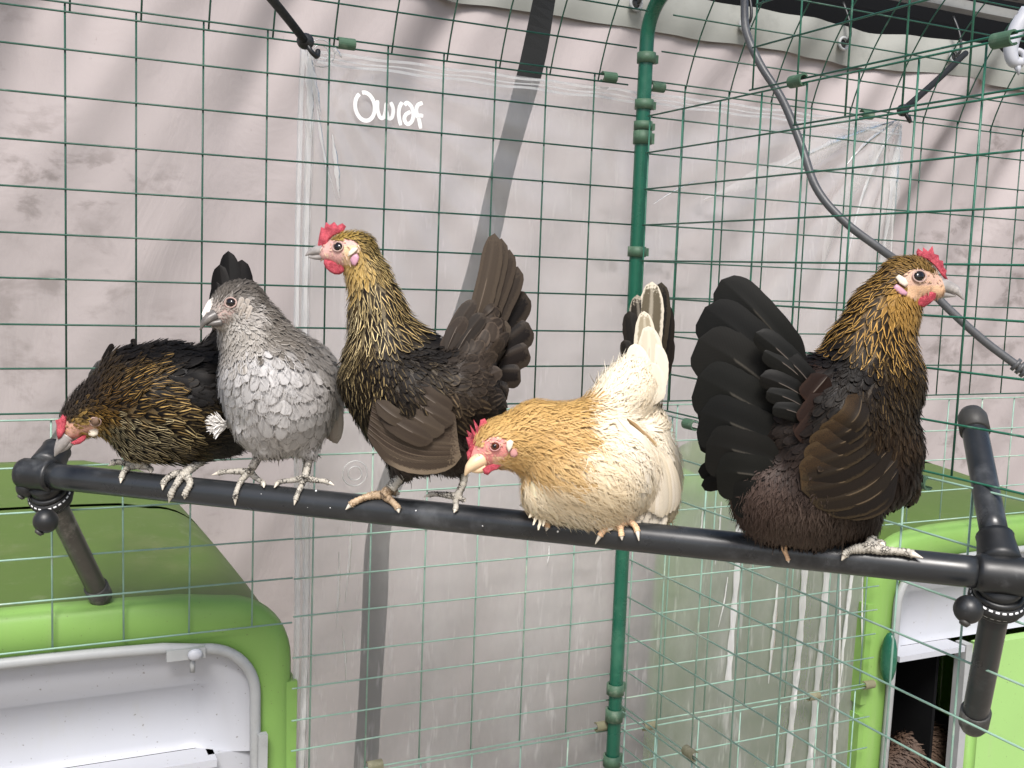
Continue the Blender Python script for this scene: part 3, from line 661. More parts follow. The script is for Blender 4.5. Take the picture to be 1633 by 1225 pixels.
def m_feather():
    t = NT('feather'); at_ = lambda n: t.new('ShaderNodeAttribute', attribute_name=n)
    ca, cb, pat = at_('ca').outputs['Color'], at_('cb').outputs['Color'], at_('pat').outputs['Vector']
    sp = t.new('ShaderNodeSeparateXYZ'); t.l.new(pat, sp.inputs[0]); streak, lace, tip = sp.outputs
    uv = t.new('ShaderNodeUVMap').outputs[0]; su = t.new('ShaderNodeSeparateXYZ'); t.l.new(uv, su.inputs[0]); U_, V_ = su.outputs[0], su.outputs[1]
    au = t.math('ABSOLUTE', U_)
    nz = t.noise(420, 3, t.geo()); nzs = t.math('MULTIPLY_ADD', nz, .30, -.15)
    shaft = t.math('MULTIPLY', t.math('SUBTRACT', 1.0, t.ramp(t.math('MULTIPLY_ADD', nzs, .5, au), .06, .23)), t.ramp(V_, .25, .5))
    lo = t.math('MULTIPLY_ADD', tip, .32, .56); edge = t.math('MULTIPLY', t.ramp(t.math('ADD', au, nzs), lo, t.math('ADD', lo, .18)), t.ramp(V_, .2, .45)); tipm = t.ramp(t.math('ADD', V_, nzs), .89, .97)
    lc = t.math('MULTIPLY', t.math('MAXIMUM', edge, tipm), lace); sk = t.math('MULTIPLY', shaft, streak)
    mk = t.math('MAXIMUM', lc, sk, clamp=True)
    col = t.mix(mk, ca, cb)
    barb = t.math('SINE', t.math('MULTIPLY', t.math('SUBTRACT', V_, t.math('MULTIPLY', au, .28)), 170.0))
    bn = t.math('MULTIPLY_ADD', barb, .5, .5); val = t.math('MULTIPLY_ADD', t.math('MULTIPLY', bn, nz), .26, .86)
    vm = t.new('ShaderNodeVectorMath', operation='SCALE'); t.l.new(col, vm.inputs[0]); t.l.new(val, vm.inputs['Scale'])
    t.base(vm.outputs[0], .52, spec=.13); t.b.inputs['Sheen Weight'].default_value = 0.0; t.b.inputs['Sheen Roughness'].default_value = .4
    t.bump(bn, .04, .0003); return t.m
M_feather = m_feather()
def m_vcol(name, rough=.5, spec=.4, bump=0, scale=900, var=.35):
    t = NT(name); c = t.new('ShaderNodeAttribute', attribute_name='ca').outputs['Color']; n = t.noise(scale, 4, t.geo())
    vm = t.new('ShaderNodeVectorMath', operation='SCALE'); t.l.new(c, vm.inputs[0]); t.l.new(t.math('MULTIPLY_ADD', n, var * 2, 1 - var), vm.inputs['Scale'])
    t.base(vm.outputs[0], rough, spec=spec)
    if bump: t.bump(n, bump, .0015)
    return t.m
M_barb = m_vcol('loose_barbs', .6, .1, 0, 500, .1)
M_skin = m_vcol('hen_skin', .5, .4, .5, 700, .3)
def m_flesh():
    t = NT('comb_flesh'); g = t.geo(); n = t.noise(1100, 4, g); c = t.mix(t.ramp(t.math('MULTIPLY_ADD', t.noise(160, 3, g), .8, t.math('MULTIPLY', n, .45)), .42, .85), V4(lin('8a1a2c')), V4(lin('cf5663'))); t.base(c, .42, spec=.5)
    t.b.inputs['Subsurface Weight'].default_value = .12; t.b.inputs['Subsurface Radius'].default_value = (.004, .0015, .001); t.bump(n, 1.0, .0014); return t.m
M_flesh = m_flesh()
def m_leg(name, a, b, amt):
    t = NT(name); g = t.geo(); v = t.new('ShaderNodeTexVoronoi', feature='DISTANCE_TO_EDGE'); v.inputs['Scale'].default_value = 330; t.l.new(g, v.inputs['Vector'])
    cr_ = t.math('MULTIPLY', t.math('SUBTRACT', 1.0, t.ramp(v.outputs['Distance'], .04, .2)), t.ramp(t.noise(110, 3, g), .42, .6)); c = t.mix(t.noise(200, 3, g), V4(lin(a) * .75), V4(np.minimum(lin(a) * 1.15, .9)))
    c = t.mix(t.math('MULTIPLY', cr_, amt), c, V4(lin(b))); t.base(c, .5, spec=.4); t.bump(v.outputs['Distance'], .5, .001); return t.m
M_leg_grey = m_leg('leg_scales_grey', 'b8b2a6', '26221f', 1.0); M_leg_dark = m_leg('leg_scales_dark', '7d7871', '161412', 1.0); M_leg_tan = m_leg('leg_scales_tan', 'bda486', '5a4228', .8); M_leg_pink = m_leg('leg_scales_pink', 'e3bd96', 'b07e5c', .5)
M_claw = m_plain('claw_horn', 'd8cfc0', .35, .15, 200, .5); M_claw_d = m_plain('claw_horn_grey', 'a89f92', .35, .3, 200, .5)
M_eye = m_plain('eye_dark', '120a07', .05, .3, 300, .7); M_iris = m_plain('eye_iris', '5a2a12', .08, .4, 500, .6)
M_beak_dark = m_plain('beak_dark', '5c5854', .35, .3, 160, .5, 'b8b0a8', .5); M_beak_grey = m_plain('beak_grey', '8f8a86', .35, .3, 160, .5, 'd8d0c8', .6); M_beak_horn = m_plain('beak_horn', 'cfc6bf', .35, .15, 160, .5, '6a625e', .5); M_beak_yellow = m_plain('beak_yellow', 'dcc09a', .38, .12, 160, .5)
M_lobe = m_plain('ear_lobe', 'b98a9a', .45, .3, 500, .5); M_tuft = m_plain('pale_ear_tuft', 'd8cdbb', .7, .1, 500, .3); M_lid = m_plain('eyelid_skin', 'a98f86', .5, .25, 500, .4); M_lid_dark = m_plain('closed_eyelid', '6e5848', .6, .35, 700, .3); M_lid_pink = m_plain('eyelid_pink', 'b98782', .5, .2, 500, .4)

class Hen:
    def __init__(s, name, label, ax, chains, guides, bald=(), k=16, group='hens on the perch', t=None, res=4.0, anchor=None):
        s.ax = ax; s.t = t if t is not None else pt_(ax); s.k = s.t / FPX; s.sdf = SDF(chains, k); s.bald = bald
        loc = anchor if anchor is not None else paxis(ax) + np.array([0, 0, PR])
        s.root = thing(name, label, 'hen', loc, group); s.G = guides; s.res = res; s.label = label
        s.gp = np.array([g[0] for g in guides], float); s.gd = np.array([g[1] for g in guides], float); s.gs = np.array([g[2] for g in guides], float)
        s.ga = np.array([lin(g[3]) for g in guides]); s.gb = np.array([lin(g[4]) for g in guides]); s.gq = np.array([g[5] for g in guides], float)
    def W(s, P): 
        P = np.asarray(P, float).reshape(-1, 3)
        return CAM + (CF + np.outer(P[:, 0] - PW / 2, CR) / FPX - np.outer(P[:, 1] - PH / 2, CU) / FPX) * (s.t - P[:, 2:3] * s.k)
    def put(s, name, v, f, mat, parent=None, smooth=True):
        f = f[:, ::-1] if isinstance(f, np.ndarray) else [tuple(q)[::-1] for q in f]
        return part(name, s.W(v), f, mat, parent or s.root, smooth)
    def wts(s, P, p=5.0):
        q = (P[:, None, :] - s.gp[None]) * np.array([1, 1, .55]); w = 1 / ((q ** 2).sum(-1) + 30) ** (p / 2); return w / w.sum(1, keepdims=True)
    def inbald(s, P):
        m = np.zeros(len(P), bool)
        for (x, y, d, rx_, ry, rd) in s.bald: m |= (((P - [x, y, d]) / [rx_, ry, rd]) ** 2).sum(1) < 1
        return m
    def body(s, skin='c98d84'):
        lo, hi = s.sdf.bounds(); V, Fq = surface_nets(lambda P: s.sdf(P) + 2.0, lo, hi, s.res); s.V, s.Fq = V, Fq
        o = s.put('body', V, Fq, M_skin); me = o.data; w_ = s.wts(V); c = (w_ @ s.ga) * .8 + (w_ @ s.gb) * .2 * .8
        b = s.inbald(V); c[b] = lin(skin) if isinstance(skin, str) else c[b]
        if b.any() and not isinstance(skin, str): c[b] = skin(V[b])
        set_col(me, 'ca', c); s.skinobj = o; return o
    def plumage(s, name='plumage', dens=1.0, lift=(.6, .10), jit=.16, seed=1, only=None, lens=1.0, fluffy=0.0, size=None, bald=True, cols=None, soft=.12):
        R = np.random.default_rng(seed); V, Fq = s.V, s.Fq
        a = np.cross(V[Fq[:, 2]] - V[Fq[:, 0]], V[Fq[:, 3]] - V[Fq[:, 1]]); A = np.linalg.norm(a, axis=1)
        ntry = int(A.sum() / 2 / 6.0 * dens) + 200
        fi = R.choice(len(Fq), ntry, p=A / A.sum()); u, q = R.random((2, ntry, 1)); Q = V[Fq[fi]]
        P = Q[:, 0] * (1 - u) * (1 - q) + Q[:, 1] * u * (1 - q) + Q[:, 2] * u * q + Q[:, 3] * (1 - u) * q
        keep = ~s.inbald(P) if bald else np.ones(len(P), bool)
        if only is not None: keep &= only(P)
        P = P[keep]; w_ = s.wts(P); LW = w_ @ s.gs if size is None else np.repeat(np.array([size], float), len(P), 0); cell = {}; acc = []
        for i in range(len(P)):                                       # spacing by dart throwing
            r = max(1.7, .50 * LW[i, 1] + .12 * LW[i, 0]); cs = 9.0; key = tuple((P[i] // cs).astype(int)); ok = True; R_ = int(math.ceil(r / cs))
            for dx in range(-R_, R_ + 1):
                for dy in range(-R_, R_ + 1):
                    for dz_ in range(-R_, R_ + 1):
                        for j in cell.get((key[0] + dx, key[1] + dy, key[2] + dz_), ()):
                            if ((P[i] - P[j]) ** 2).sum() < r * r: ok = False; break
                        if not ok: break
                    if not ok: break
                if not ok: break
            if ok: cell.setdefault(key, []).append(i); acc.append(i)
        P = P[acc]; N_ = len(P)
        if N_ == 0: return
        wj = s.wts(P + R.normal(0, 7, P.shape), 6.0); w_ = s.wts(P)
        nrm = s.sdf.grad(P); D = w_ @ s.gd; D = D - (D * nrm).sum(1, keepdims=True) * nrm; D /= np.linalg.norm(D, axis=1, keepdims=True) + 1e-6
        B = np.cross(nrm, D); an = R.normal(0, jit, (N_, 1)); D, B = D * np.cos(an) + B * np.sin(an), B * np.cos(an) - D * np.sin(an)
        LW = w_ @ s.gs if size is None else np.repeat(np.array([size], float), N_, 0); L = LW[:, 0] * R.uniform(.8, 1.25, N_) * lens; Wd = LW[:, 1] * R.uniform(.8, 1.2, N_); pt2 = np.clip(LW[:, 2] + R.normal(0, .08, N_), 0, 1)
        vs_ = np.array([0, .18, .38, .58, .78, .92, 1.0]); us = np.array([-1, -.45, 0, .45, 1.0])
        li = lift[0] + R.random(N_) * 2.2; l1 = lift[1] * R.uniform(.4, 1.7, N_); stray = R.random(N_) < .03; l1[stray] *= 2.2
        rnd = lambda q: np.minimum(1, (q / .3) ** .6) * np.sqrt(np.maximum(0, 1 - np.maximum(0, (q - .55) / .45) ** 2.4))
        pnt = lambda q: np.minimum(1, (q / .3) ** .6) * np.maximum(0, 1 - np.maximum(0, (q - .25) / .75) ** 1.4)
        VV = np.zeros((N_, 7, 5, 3)); NN = np.zeros((N_, 7, 5, 3)); bow = R.normal(0, .10, N_)
        for i, q in enumerate(vs_):
            c = P + D * (L * q)[:, None] + B * (bow * L * q * q)[:, None]
            for _ in range(2):
                sd_ = s.sdf(c); n2 = s.sdf.grad(c); tgt = -1.5 * (1 - q) + li * q ** .7 + l1 * L * q ** 1.6; c = c + n2 * np.clip(tgt - sd_, -.7 * L, .7 * L)[:, None]
            hw_ = Wd / 2 * ((1 - pt2) * rnd(q) + pt2 * pnt(q))
            bb = np.cross(n2, D); bb /= np.linalg.norm(bb, axis=1, keepdims=True) + 1e-6
            fr = R.normal(0, fluffy, (N_, 5)) if fluffy else None
            for j, uu in enumerate(us):
                VV[:, i, j] = c + bb * (hw_ * uu)[:, None] - n2 * (hw_ * .22 * uu * uu)[:, None]
                NN[:, i, j] = n2 + bb * (soft * uu) - D * (soft * .25)
                if fluffy: VV[:, i, j] += bb * (fr[:, j] * hw_ * q)[:, None]
        vv = VV.reshape(-1, 3); o_ = np.arange(N_)[:, None] * 35
        quad = np.array([[i * 5 + j, i * 5 + j + 1, (i + 1) * 5 + j + 1, (i + 1) * 5 + j] for i in range(6) for j in range(4)])
        Ff = (o_[:, :, None] + quad[None]).reshape(-1, 4)[:, ::-1]
        o = s.put(name, vv, Ff, M_feather); me = o.data; o['kind'] = 'stuff'
        nn = NN.reshape(-1, 3); nn = np.outer(nn[:, 0], CR) - np.outer(nn[:, 1], CU) - np.outer(nn[:, 2], CF); nn /= np.linalg.norm(nn, axis=1, keepdims=True) + 1e-9
        me.normals_split_custom_set_from_vertices(nn)
        uv = np.stack(np.broadcast_arrays(us[None, None, :], vs_[None, :, None]), -1); set_uv(me, np.broadcast_to(uv, (N_, 7, 5, 2)).reshape(-1, 2))
        ca = (wj @ s.ga) * np.clip(R.normal(1, .07, (N_, 1)), .6, 1.5); cb = (wj @ s.gb) * np.clip(R.normal(1, .15, (N_, 1)), .5, 1.5)
        if cols: ca = lin(cols[0])[None] * R.uniform(.75, 1.2, (N_, 1)); cb = lin(cols[1])[None] * np.ones((N_, 1))
        pq = (wj @ s.gq) * R.uniform(.55, 1.15, (N_, 1)); rep = lambda c: np.repeat(c, 35, axis=0)
        set_col(me, 'ca', rep(np.clip(ca, 0, .9))); set_col(me, 'cb', rep(np.clip(cb, 0, .95))); set_col(me, 'pat', rep(np.clip(pq, 0, 1)))
        return o
    def quill(s, name, root, tip, wd, ca, cb='000000', pat=(0, 0, 0), bow=0.0, dbow=0.0, tilt=0.0, cup=.12, tipshape=2.6, side=1.0, ts=.74, shaft='6b625a', parent=None, notch=.05):
        """one large wing or tail feather: curved vane with a raised shaft"""
        a, b = np.array(root, float), np.array(tip, float); ax_ = b - a; L = np.linalg.norm(ax_); T = ax_ / L
        n0 = np.array([0, 0, 1.0]); n0 = n0 - T * (n0 @ T); n0 /= np.linalg.norm(n0); B = np.cross(n0, T)
        ct, st_ = math.cos(tilt), math.sin(tilt); B, n0 = B * ct + n0 * st_, n0 * ct - B * st_
        nv, us = 24, np.array([-1, -.7, -.35, -.06, 0, .06, .35, .7, 1.0]); V = []; uvs = []; R = random.Random(hash((round(a[0]), round(b[1]))) & 0xffff)
        for i in range(nv + 1):
            q = i / nv; c = a + ax_ * q + B * bow * math.sin(math.pi * q) + n0 * dbow * math.sin(math.pi * q)
            hw_ = wd / 2 * min(1, (q / .25 + .08) ** .7) * math.sqrt(max(0, 1 - max(0, (q - ts) / (1 - ts)) ** tipshape)); 
            for u in us:
                e = (side if u > 0 else 2 - side) if abs(u) > .1 else 1
                jag = 1 - notch * R.random() * (abs(u) == 1)
                V.append(c + B * hw_ * u * e * jag - n0 * hw_ * cup * u * u * 2 + n0 * (1.3 * (1 - q) if u == 0 else 0)); uvs.append((u, q))
        n = len(us); Fq = np.array([[i * n + j, i * n + j + 1, (i + 1) * n + j + 1, (i + 1) * n + j] for i in range(nv) for j in range(n - 1)])[:, ::-1]
        o = s.put(name, V, Fq, M_feather, parent); me = o.data; set_uv(me, np.array(uvs)); N_ = len(V)
        cc = np.repeat(lin(ca)[None], N_, 0) * R.uniform(.88, 1.12); sh = np.array([abs(u) < .08 and 0.0 < v_ < .66 for u, v_ in uvs]); cc[sh & (np.array([u for u, _ in uvs]) == 0)] = lin(shaft)
        set_col(me, 'ca', cc); set_col(me, 'cb', np.repeat(lin(cb)[None], N_, 0)); set_col(me, 'pat', np.repeat(np.array(pat, float)[None], N_, 0)); return o
    def eye(s, x, y, r, lid=None, iris=False, closed=False, dir_=None, both=True):
        for sg in ((1, -1) if both else (1,)):
            d = s.sdf.front(x, y, sg); c = np.array([x, y, d - sg * r * .45]); n = s.sdf.grad(np.array([[x, y, d]]))[0]
            if dir_ is not None and sg > 0: n = np.array(dir_, float); n /= np.linalg.norm(n)
            v, f = sphere(c, r, 20, 14); e = s.put('eye', v, f, M_iris if iris else M_eye)
            if iris and not closed: v, f = sphere(c + n * r * .42, r * .66, 16, 10); s.put('pupil', v, f, M_eye, e)
            a_ = np.array([0, 1., 0]) - n * n[1]; a_ /= np.linalg.norm(a_); b_ = np.cross(n, a_)
            an = np.linspace(0, 2 * math.pi, 25)
            P = [c + n * r * .45 + (a_ * math.sin(q) * .93 + b_ * math.cos(q) * 1.12) * r * 1.02 for q in an]
            v, f = tube(P, r * .16, 8, False); s.put('eyelid', v, f, lid or M_lid, e)
            if closed:
                v, f = sphere(c + n * r * .1, np.array([r * 1.02] * 3), 16, 10); s.put('closed_lid', v, f, M_lid_dark, e)
    def beak(s, pts, rad, mat, low=None, lrad=None):
        v, f = tube(crom(pts, 6), np.interp(np.linspace(0, 1, (len(pts) - 1) * 6 + 1), np.linspace(0, 1, len(rad)), rad), 14, True); b = s.put('beak', v, f, mat)
        if low:
            v, f = tube(crom(low, 5), np.interp(np.linspace(0, 1, (len(low) - 1) * 5 + 1), np.linspace(0, 1, len(lrad)), lrad), 12, True); s.put('lower_beak', v, f, mat, b)
        return b
    def slab(s, name, outline, inner, th, dfun, mat, parent=None):
        """fleshy flat shape: outline pixels with a puffed middle; dfun(x, y) gives its depth"""
        O = np.array(outline, float); c = np.array(inner, float); n = len(O); V = []; rings = [(1.0, 0), (.93, .55), (.75, .9), (.4, 1.0)]
        for sg in (1, -1):
            for k, h in rings:
                for p_ in O: q = c + (p_ - c) * k; V.append((q[0], q[1], dfun(q[0], q[1]) + sg * h * th))
            V.append((c[0], c[1], dfun(*c) + sg * th))
        R_ = len(rings); off = R_ * n + 1; f = []
        for sgi, sg in enumerate((0, 1)):
            o_ = sg * off
            for r in range(R_ - 1):
                for i in range(n):
                    q = (o_ + r * n + i, o_ + r * n + (i + 1) % n, o_ + (r + 1) * n + (i + 1) % n, o_ + (r + 1) * n + i); f.append(q[::-1] if sg == 0 else q)
            for i in range(n):
                q = (o_ + (R_ - 1) * n + i, o_ + (R_ - 1) * n + (i + 1) % n, o_ + R_ * n); f.append(q[::-1] if sg == 0 else q)
        return s.put(name, V, f, mat, parent)
    def strands(s, n, L0=13, W0=1.5, seed=3, only=None, mixb=.35, name='barbs', lift=.10, var=(.8, 1.25)):
        '''loose barbs lying over the plumage: thin two-sided slivers'''
        R = np.random.default_rng(seed); V, Fq = s.V, s.Fq
        A = np.linalg.norm(np.cross(V[Fq[:, 2]] - V[Fq[:, 0]], V[Fq[:, 3]] - V[Fq[:, 1]]), axis=1); fi = R.choice(len(Fq), n, p=A / A.sum())
        u, q = R.random((2, n, 1)); Q = V[Fq[fi]]; P = Q[:, 0] * (1 - u) * (1 - q) + Q[:, 1] * u * (1 - q) + Q[:, 2] * u * q + Q[:, 3] * (1 - u) * q
        k = ~s.inbald(P)
        if only is not None: k &= only(P)
        P = P[k]; n = len(P); w_ = s.wts(P); wj = s.wts(P + R.normal(0, 6, P.shape)); nr = s.sdf.grad(P); D = w_ @ s.gd; D -= (D * nr).sum(1, keepdims=True) * nr; D /= np.linalg.norm(D, axis=1, keepdims=True) + 1e-6
        B = np.cross(nr, D); an = R.normal(0, .38, (n, 1)); D, B = D * np.cos(an) + B * np.sin(an), B * np.cos(an) - D * np.sin(an)
        L = L0 * R.uniform(.6, 1.4, n); bow = R.normal(0, .18, n); l1 = lift * R.uniform(.2, 1.5, n); base = (w_ @ s.gs)[:, 0] * .07 + R.random(n) * 2.0; VV = np.zeros((n, 4, 2, 3)); NN = np.zeros((n, 4, 2, 3))
        for i, qv in enumerate((0, .35, .7, 1.0)):
            c = P + D * (L * qv)[:, None] + B * (bow * L * qv * qv)[:, None]; n2 = s.sdf.grad(c); c = c + n2 * (base + l1 * L * qv - s.sdf(c))[:, None]; hw_ = W0 / 2 * (1 - .75 * qv)
            for j, e in enumerate((-1, 1)): VV[:, i, j] = c + B * hw_ * e; NN[:, i, j] = n2
        qd = np.array([[i * 2, i * 2 + 1, i * 2 + 3, i * 2 + 2] for i in range(3)])[:, ::-1]; Ff = (np.arange(n)[:, None, None] * 8 + qd[None]).reshape(-1, 4)
        o = s.put(name, VV.reshape(-1, 3), Ff, M_barb); me = o.data; o['kind'] = 'stuff'; nn = NN.reshape(-1, 3); nn = np.outer(nn[:, 0], CR) - np.outer(nn[:, 1], CU) - np.outer(nn[:, 2], CF); me.normals_split_custom_set_from_vertices(nn / (np.linalg.norm(nn, axis=1, keepdims=True) + 1e-9))
        m_ = R.random((n, 1)) * mixb; set_col(me, 'ca', np.repeat(np.clip(((wj @ s.ga) * (1 - m_) + (wj @ s.gb) * m_) * R.uniform(var[0], var[1], (n, 1)), 0, .9), 8, axis=0)); return o
    def face(s, cols, n=.10, seed=9, size=(6.5, 2.6, .6)):
        s.plumage('face_feathers', dens=n, seed=seed, only=s.inbald, bald=False, size=size, cols=cols, lift=(.1, .10), jit=.5)
    def fluff(s, fn, size=(20, 3.2, .8), dens=2.2, seed=5, lift=(.5, .28)):
        s.plumage('fluff', dens=dens, seed=seed, only=fn, size=size, lift=lift, jit=.35, fluffy=.4)
    def foot(s, leg, toes, mat, claw=M_claw, r=6.0):
        """leg: px polyline from body to pad, toes: px polylines; toes lie on the perch surface"""
        rp = PR / s.k
        def place(x, y, rr):
            dt = (s.t - pt_(x)) / s.k; dy = y - pyc(x); q = rp + rr * .75
            return dt + (math.sqrt(max(0, q * q - dy * dy)) if dy > -q else 0)
        L = np.array(leg, float); lp = []
        pad = place(L[-1][0], L[-1][1], r)
        for i, q in enumerate(L): lp.append((q[0], q[1], (q[2] if len(q) > 2 else 0) + (pad - 0) * i / (len(L) - 1)))
        P = crom(lp, 12); n = len(P); rr = r * .95 * (1 + .08 * np.sin(np.arange(n) * 1.6)) * np.interp(np.linspace(0, 1, n), [0, .15, .8, 1], [1.25, 1, 1.0, 1.15])
        ob = [tube(P, rr, 12)]; cl_ = []
        for T_ in toes:
            T_ = np.array(T_, float); T_ = np.vstack([L[-1][:2], T_]); Q = crom(T_, 16); n = len(Q); taper = np.linspace(1.0, .72, n) * (1 + .085 * np.sin(np.arange(n) * 1.55)) * (1 + .10 * np.sin(np.linspace(0, 9.4, n)))
            D3 = np.array([(x, y, place(x, y, r * .8)) for x, y in Q]); kk = int(n * .80)
            ob.append(tube(D3[:kk], r * .85 * taper[:kk], 12)); C3 = D3[kk - 2:].copy(); C3[:, 2] += np.linspace(0, 2.5, len(C3)); cl_.append(tube(C3, r * .62 * np.linspace(1, .12, len(C3)), 10))
        v, f = join(ob); o = s.put('leg', v, f, mat)
        for v, f in cl_: s.put('claw', v, f, claw, o)
        return o
def comb_outline(base, spikes, close):
    """base polyline start..end with spikes between; px points"""
    return [*base, *spikes, *close]
# ================================================================ HEN 3: straw-necked dark hen in profile, facing left
g = lambda p, d, sz, a, b, q: (p, d, sz, a, b, q)
h3 = Hen('hen', 'upright dark brown hen with straw yellow neck and red comb, in profile facing left', 668,
  [[(572, 398, 0, 27), (550, 399, 0, 26), (522, 403, 0, 16)], [(572, 402, 0, 28), (590, 448, 0, 34), (603, 500, 0, 45), (612, 555, 0, 62)],
   [(614, 605, 0, 74), (655, 640, 0, 88), (720, 635, 0, 78)], [(645, 550, 0, 42), (700, 590, 0, 46)], [(665, 700, 0, 56), (705, 698, 0, 50), (722, 712, 0, 40)], [(735, 600, -4, 58), (770, 540, -8, 34), (778, 500, -8, 16)], [(760, 650, -6, 42)],
   [(640, 735, 8, 24), (636, 755, 8, 14)], [(722, 730, -12, 22)]],
  [g((580, 372, 0), (.7, .7, 0), (10, 4, .6), '2d2414', 'b89a56', (.1, .9, 0)), g((560, 372, 0), (.9, .4, 0), (8, 4, .6), '8a7034', 'c8ab68', (.2, .8, 0)),
   g((600, 410, 20), (.35, .9, 0), (16, 5, .8), '2a2114', 'd8bc7c', (.1, 1, 0)), g((572, 430, 26), (.2, 1, 0), (15, 5, .7), 'a5874a', 'd3b880', (.2, .8, 0)), g((562, 440, 10), (.15, 1, 0), (14, 5, .7), 'b7985c', 'dcc594', (.2, .8, 0)),
   g((590, 470, 34), (.15, 1, .1), (28, 9, .85), '1d1710', 'e0c890', (0, 1, 0)), g((620, 480, 20), (.35, .9, 0), (28, 9, .85), '1a140e', 'd0b478', (0, .9, 0)), g((570, 500, 10), (0, 1, .1), (26, 9, .85), '3a2e1c', 'e6d2a4', (0, 1, 0)),
   g((600, 520, 46), (.05, 1, .1), (33, 9.75, .9), '18120d', 'e2cc98', (0, 1, 0)), g((640, 520, 30), (.6, .8, 0), (33, 9.75, .9), '17120e', 'c8ac72', (0, .8, 0)), g((560, 545, 30), (-.1, 1, .1), (28, 9, .85), '201810', 'dcc490', (0, .9, 0)),
   g((600, 575, 60), (.2, 1, 0), (22, 11, .35), '15110e', '9a8250', (.5, 0, 0)), g((660, 555, 45), (.8, .6, 0), (20, 12, .2), '110e0c', '4a3e2c', (.25, 0, 0)), g((690, 560, 30), (.9, .5, 0), (20, 12, .15), '120f0d', '2a241e', (.1, .2, 0)),
   g((560, 620, 40), (.15, 1, .1), (22, 10, .35), '1a1511', 'd4bb84', (.8, 0, 0)), g((600, 620, 65), (.3, 1, 0), (22, 10, .35), '1a1612', 'cdb27a', (.75, 0, 0)), g((640, 610, 80), (.5, .9, 0), (24, 13, .2), '16120f', '6a5a3e', (.7, 0, 0)), g((570, 680, 20), (.4, 1, .1), (24, 11, .35), '1e1914', '9a855a', (.6, 0, 0)),
   g((690, 610, 70), (.7, .8, 0), (26, 17, .1), '1e1915', '8c7a5a', (.5, .2, 0)), g((715, 640, 70), (.75, .7, 0), (28, 18, .1), '2a231d', '8a765a', (.6, .25, 0)), g((740, 610, 45), (.8, -.1, 0), (30, 24, .1), '2e2721', '5a4d40', (.1, .5, 0)),
   g((760, 560, 20), (.6, -.8, 0), (34, 26, .1), '352d26', '5f5246', (.1, .5, 0)), g((725, 560, 30), (.5, -.7, 0), (30, 22, .1), '2a231d', '4a4036', (.05, .5, 0)), g((780, 630, 20), (1, .1, 0), (34, 22, .15), '231d19', '6b5e50', (.4, .4, 0)), g((770, 680, 10), (.8, .6, 0), (34, 20, .2), '15110f', '2a2320', (.2, .2, 0)),
   g((640, 700, 50), (.5, .9, 0), (26, 9, .5), '2a2520', '5a5048', (.2, .2, 0)), g((620, 730, 20), (.2, 1, 0), (26, 7, .6), '3a3430', '7a7068', (.3, .2, 0)), g((690, 745, 30), (.3, 1, 0), (22, 5, .7), '463f39', '7d736a', (.3, .3, 0)), g((720, 730, 10), (.4, 1, 0), (24, 6, .7), '332c28', '6a6058', (.3, .3, 0)),
   g((670, 640, -85), (.8, .5, 0), (30, 20, .1), '231d19', '5a4d40', (.1, .2, 0)), g((605, 540, -50), (.3, .9, 0), (30, 10.5, .9), '18120d', 'e2cc98', (0, 1, 0))],
  bald=[(529, 403, 0, 25, 20, 60), (552, 398, 26, 21, 17, 30), (552, 398, -26, 21, 17, 30), (548, 410, 20, 24, 13, 40)])
h3.body(lambda P: np.where((P[:, :1] > 548) & (P[:, 1:2] > 392), lin('d9b892'), lin('d0a39a')))
h3.plumage(dens=2.6, seed=31); h3.face(('d8b8a0', 'e8d2b4')); h3.strands(5500, 12, 1.3, 33, lambda P: P[:, 1] > 560, .10); h3.fluff(lambda P: (P[:, 1] > 725) & (P[:, 0] > 640), (18, 3, .8), seed=32)
h3.beak([(514, 398, 0), (503, 400, 0), (494, 403, 0), (487, 408, 0)], [9.5, 7.5, 4.5, .8], M_beak_grey, [(514, 409, 0), (502, 410, 0), (492, 410, 0)], [6, 4.2, 1.2])
h3.eye(540, 394, 7.8, M_lid)
h3.slab('comb', [(505, 400), (507, 388), (509, 376), (512, 362), (517, 364), (520, 354), (526, 359), (533, 354), (538, 360), (546, 356), (552, 361), (548, 369), (543, 372), (532, 376), (524, 384), (519, 394), (513, 400)], (522, 371), 4.5, lambda x, y: 2, M_flesh)
h3.slab('wattle', [(517, 414), (524, 414), (534, 417), (545, 421), (551, 427), (549, 433), (542, 438), (534, 438), (526, 434), (519, 427), (516, 420)], (534, 426), 4.5, lambda x, y: 10, M_flesh)
h3.slab('wattle', [(517, 414), (524, 414), (534, 417), (545, 421), (549, 433), (542, 438), (534, 438), (526, 434), (519, 427), (516, 420)], (534, 426), 4, lambda x, y: -10, M_flesh)
h3.slab('ear_lobe', [(558, 414), (562, 407), (569, 404), (573, 410), (571, 418), (566, 425), (561, 422)], (566, 414), 4, lambda x, y: h3.sdf.front(566, 414) + 1, M_lobe)
h3.slab('ear_tuft', [(554, 410), (556, 402), (562, 395), (571, 395), (569, 400), (562, 406)], (562, 402), 3, lambda x, y: h3.sdf.front(562, 402) + 2.5, M_tuft)
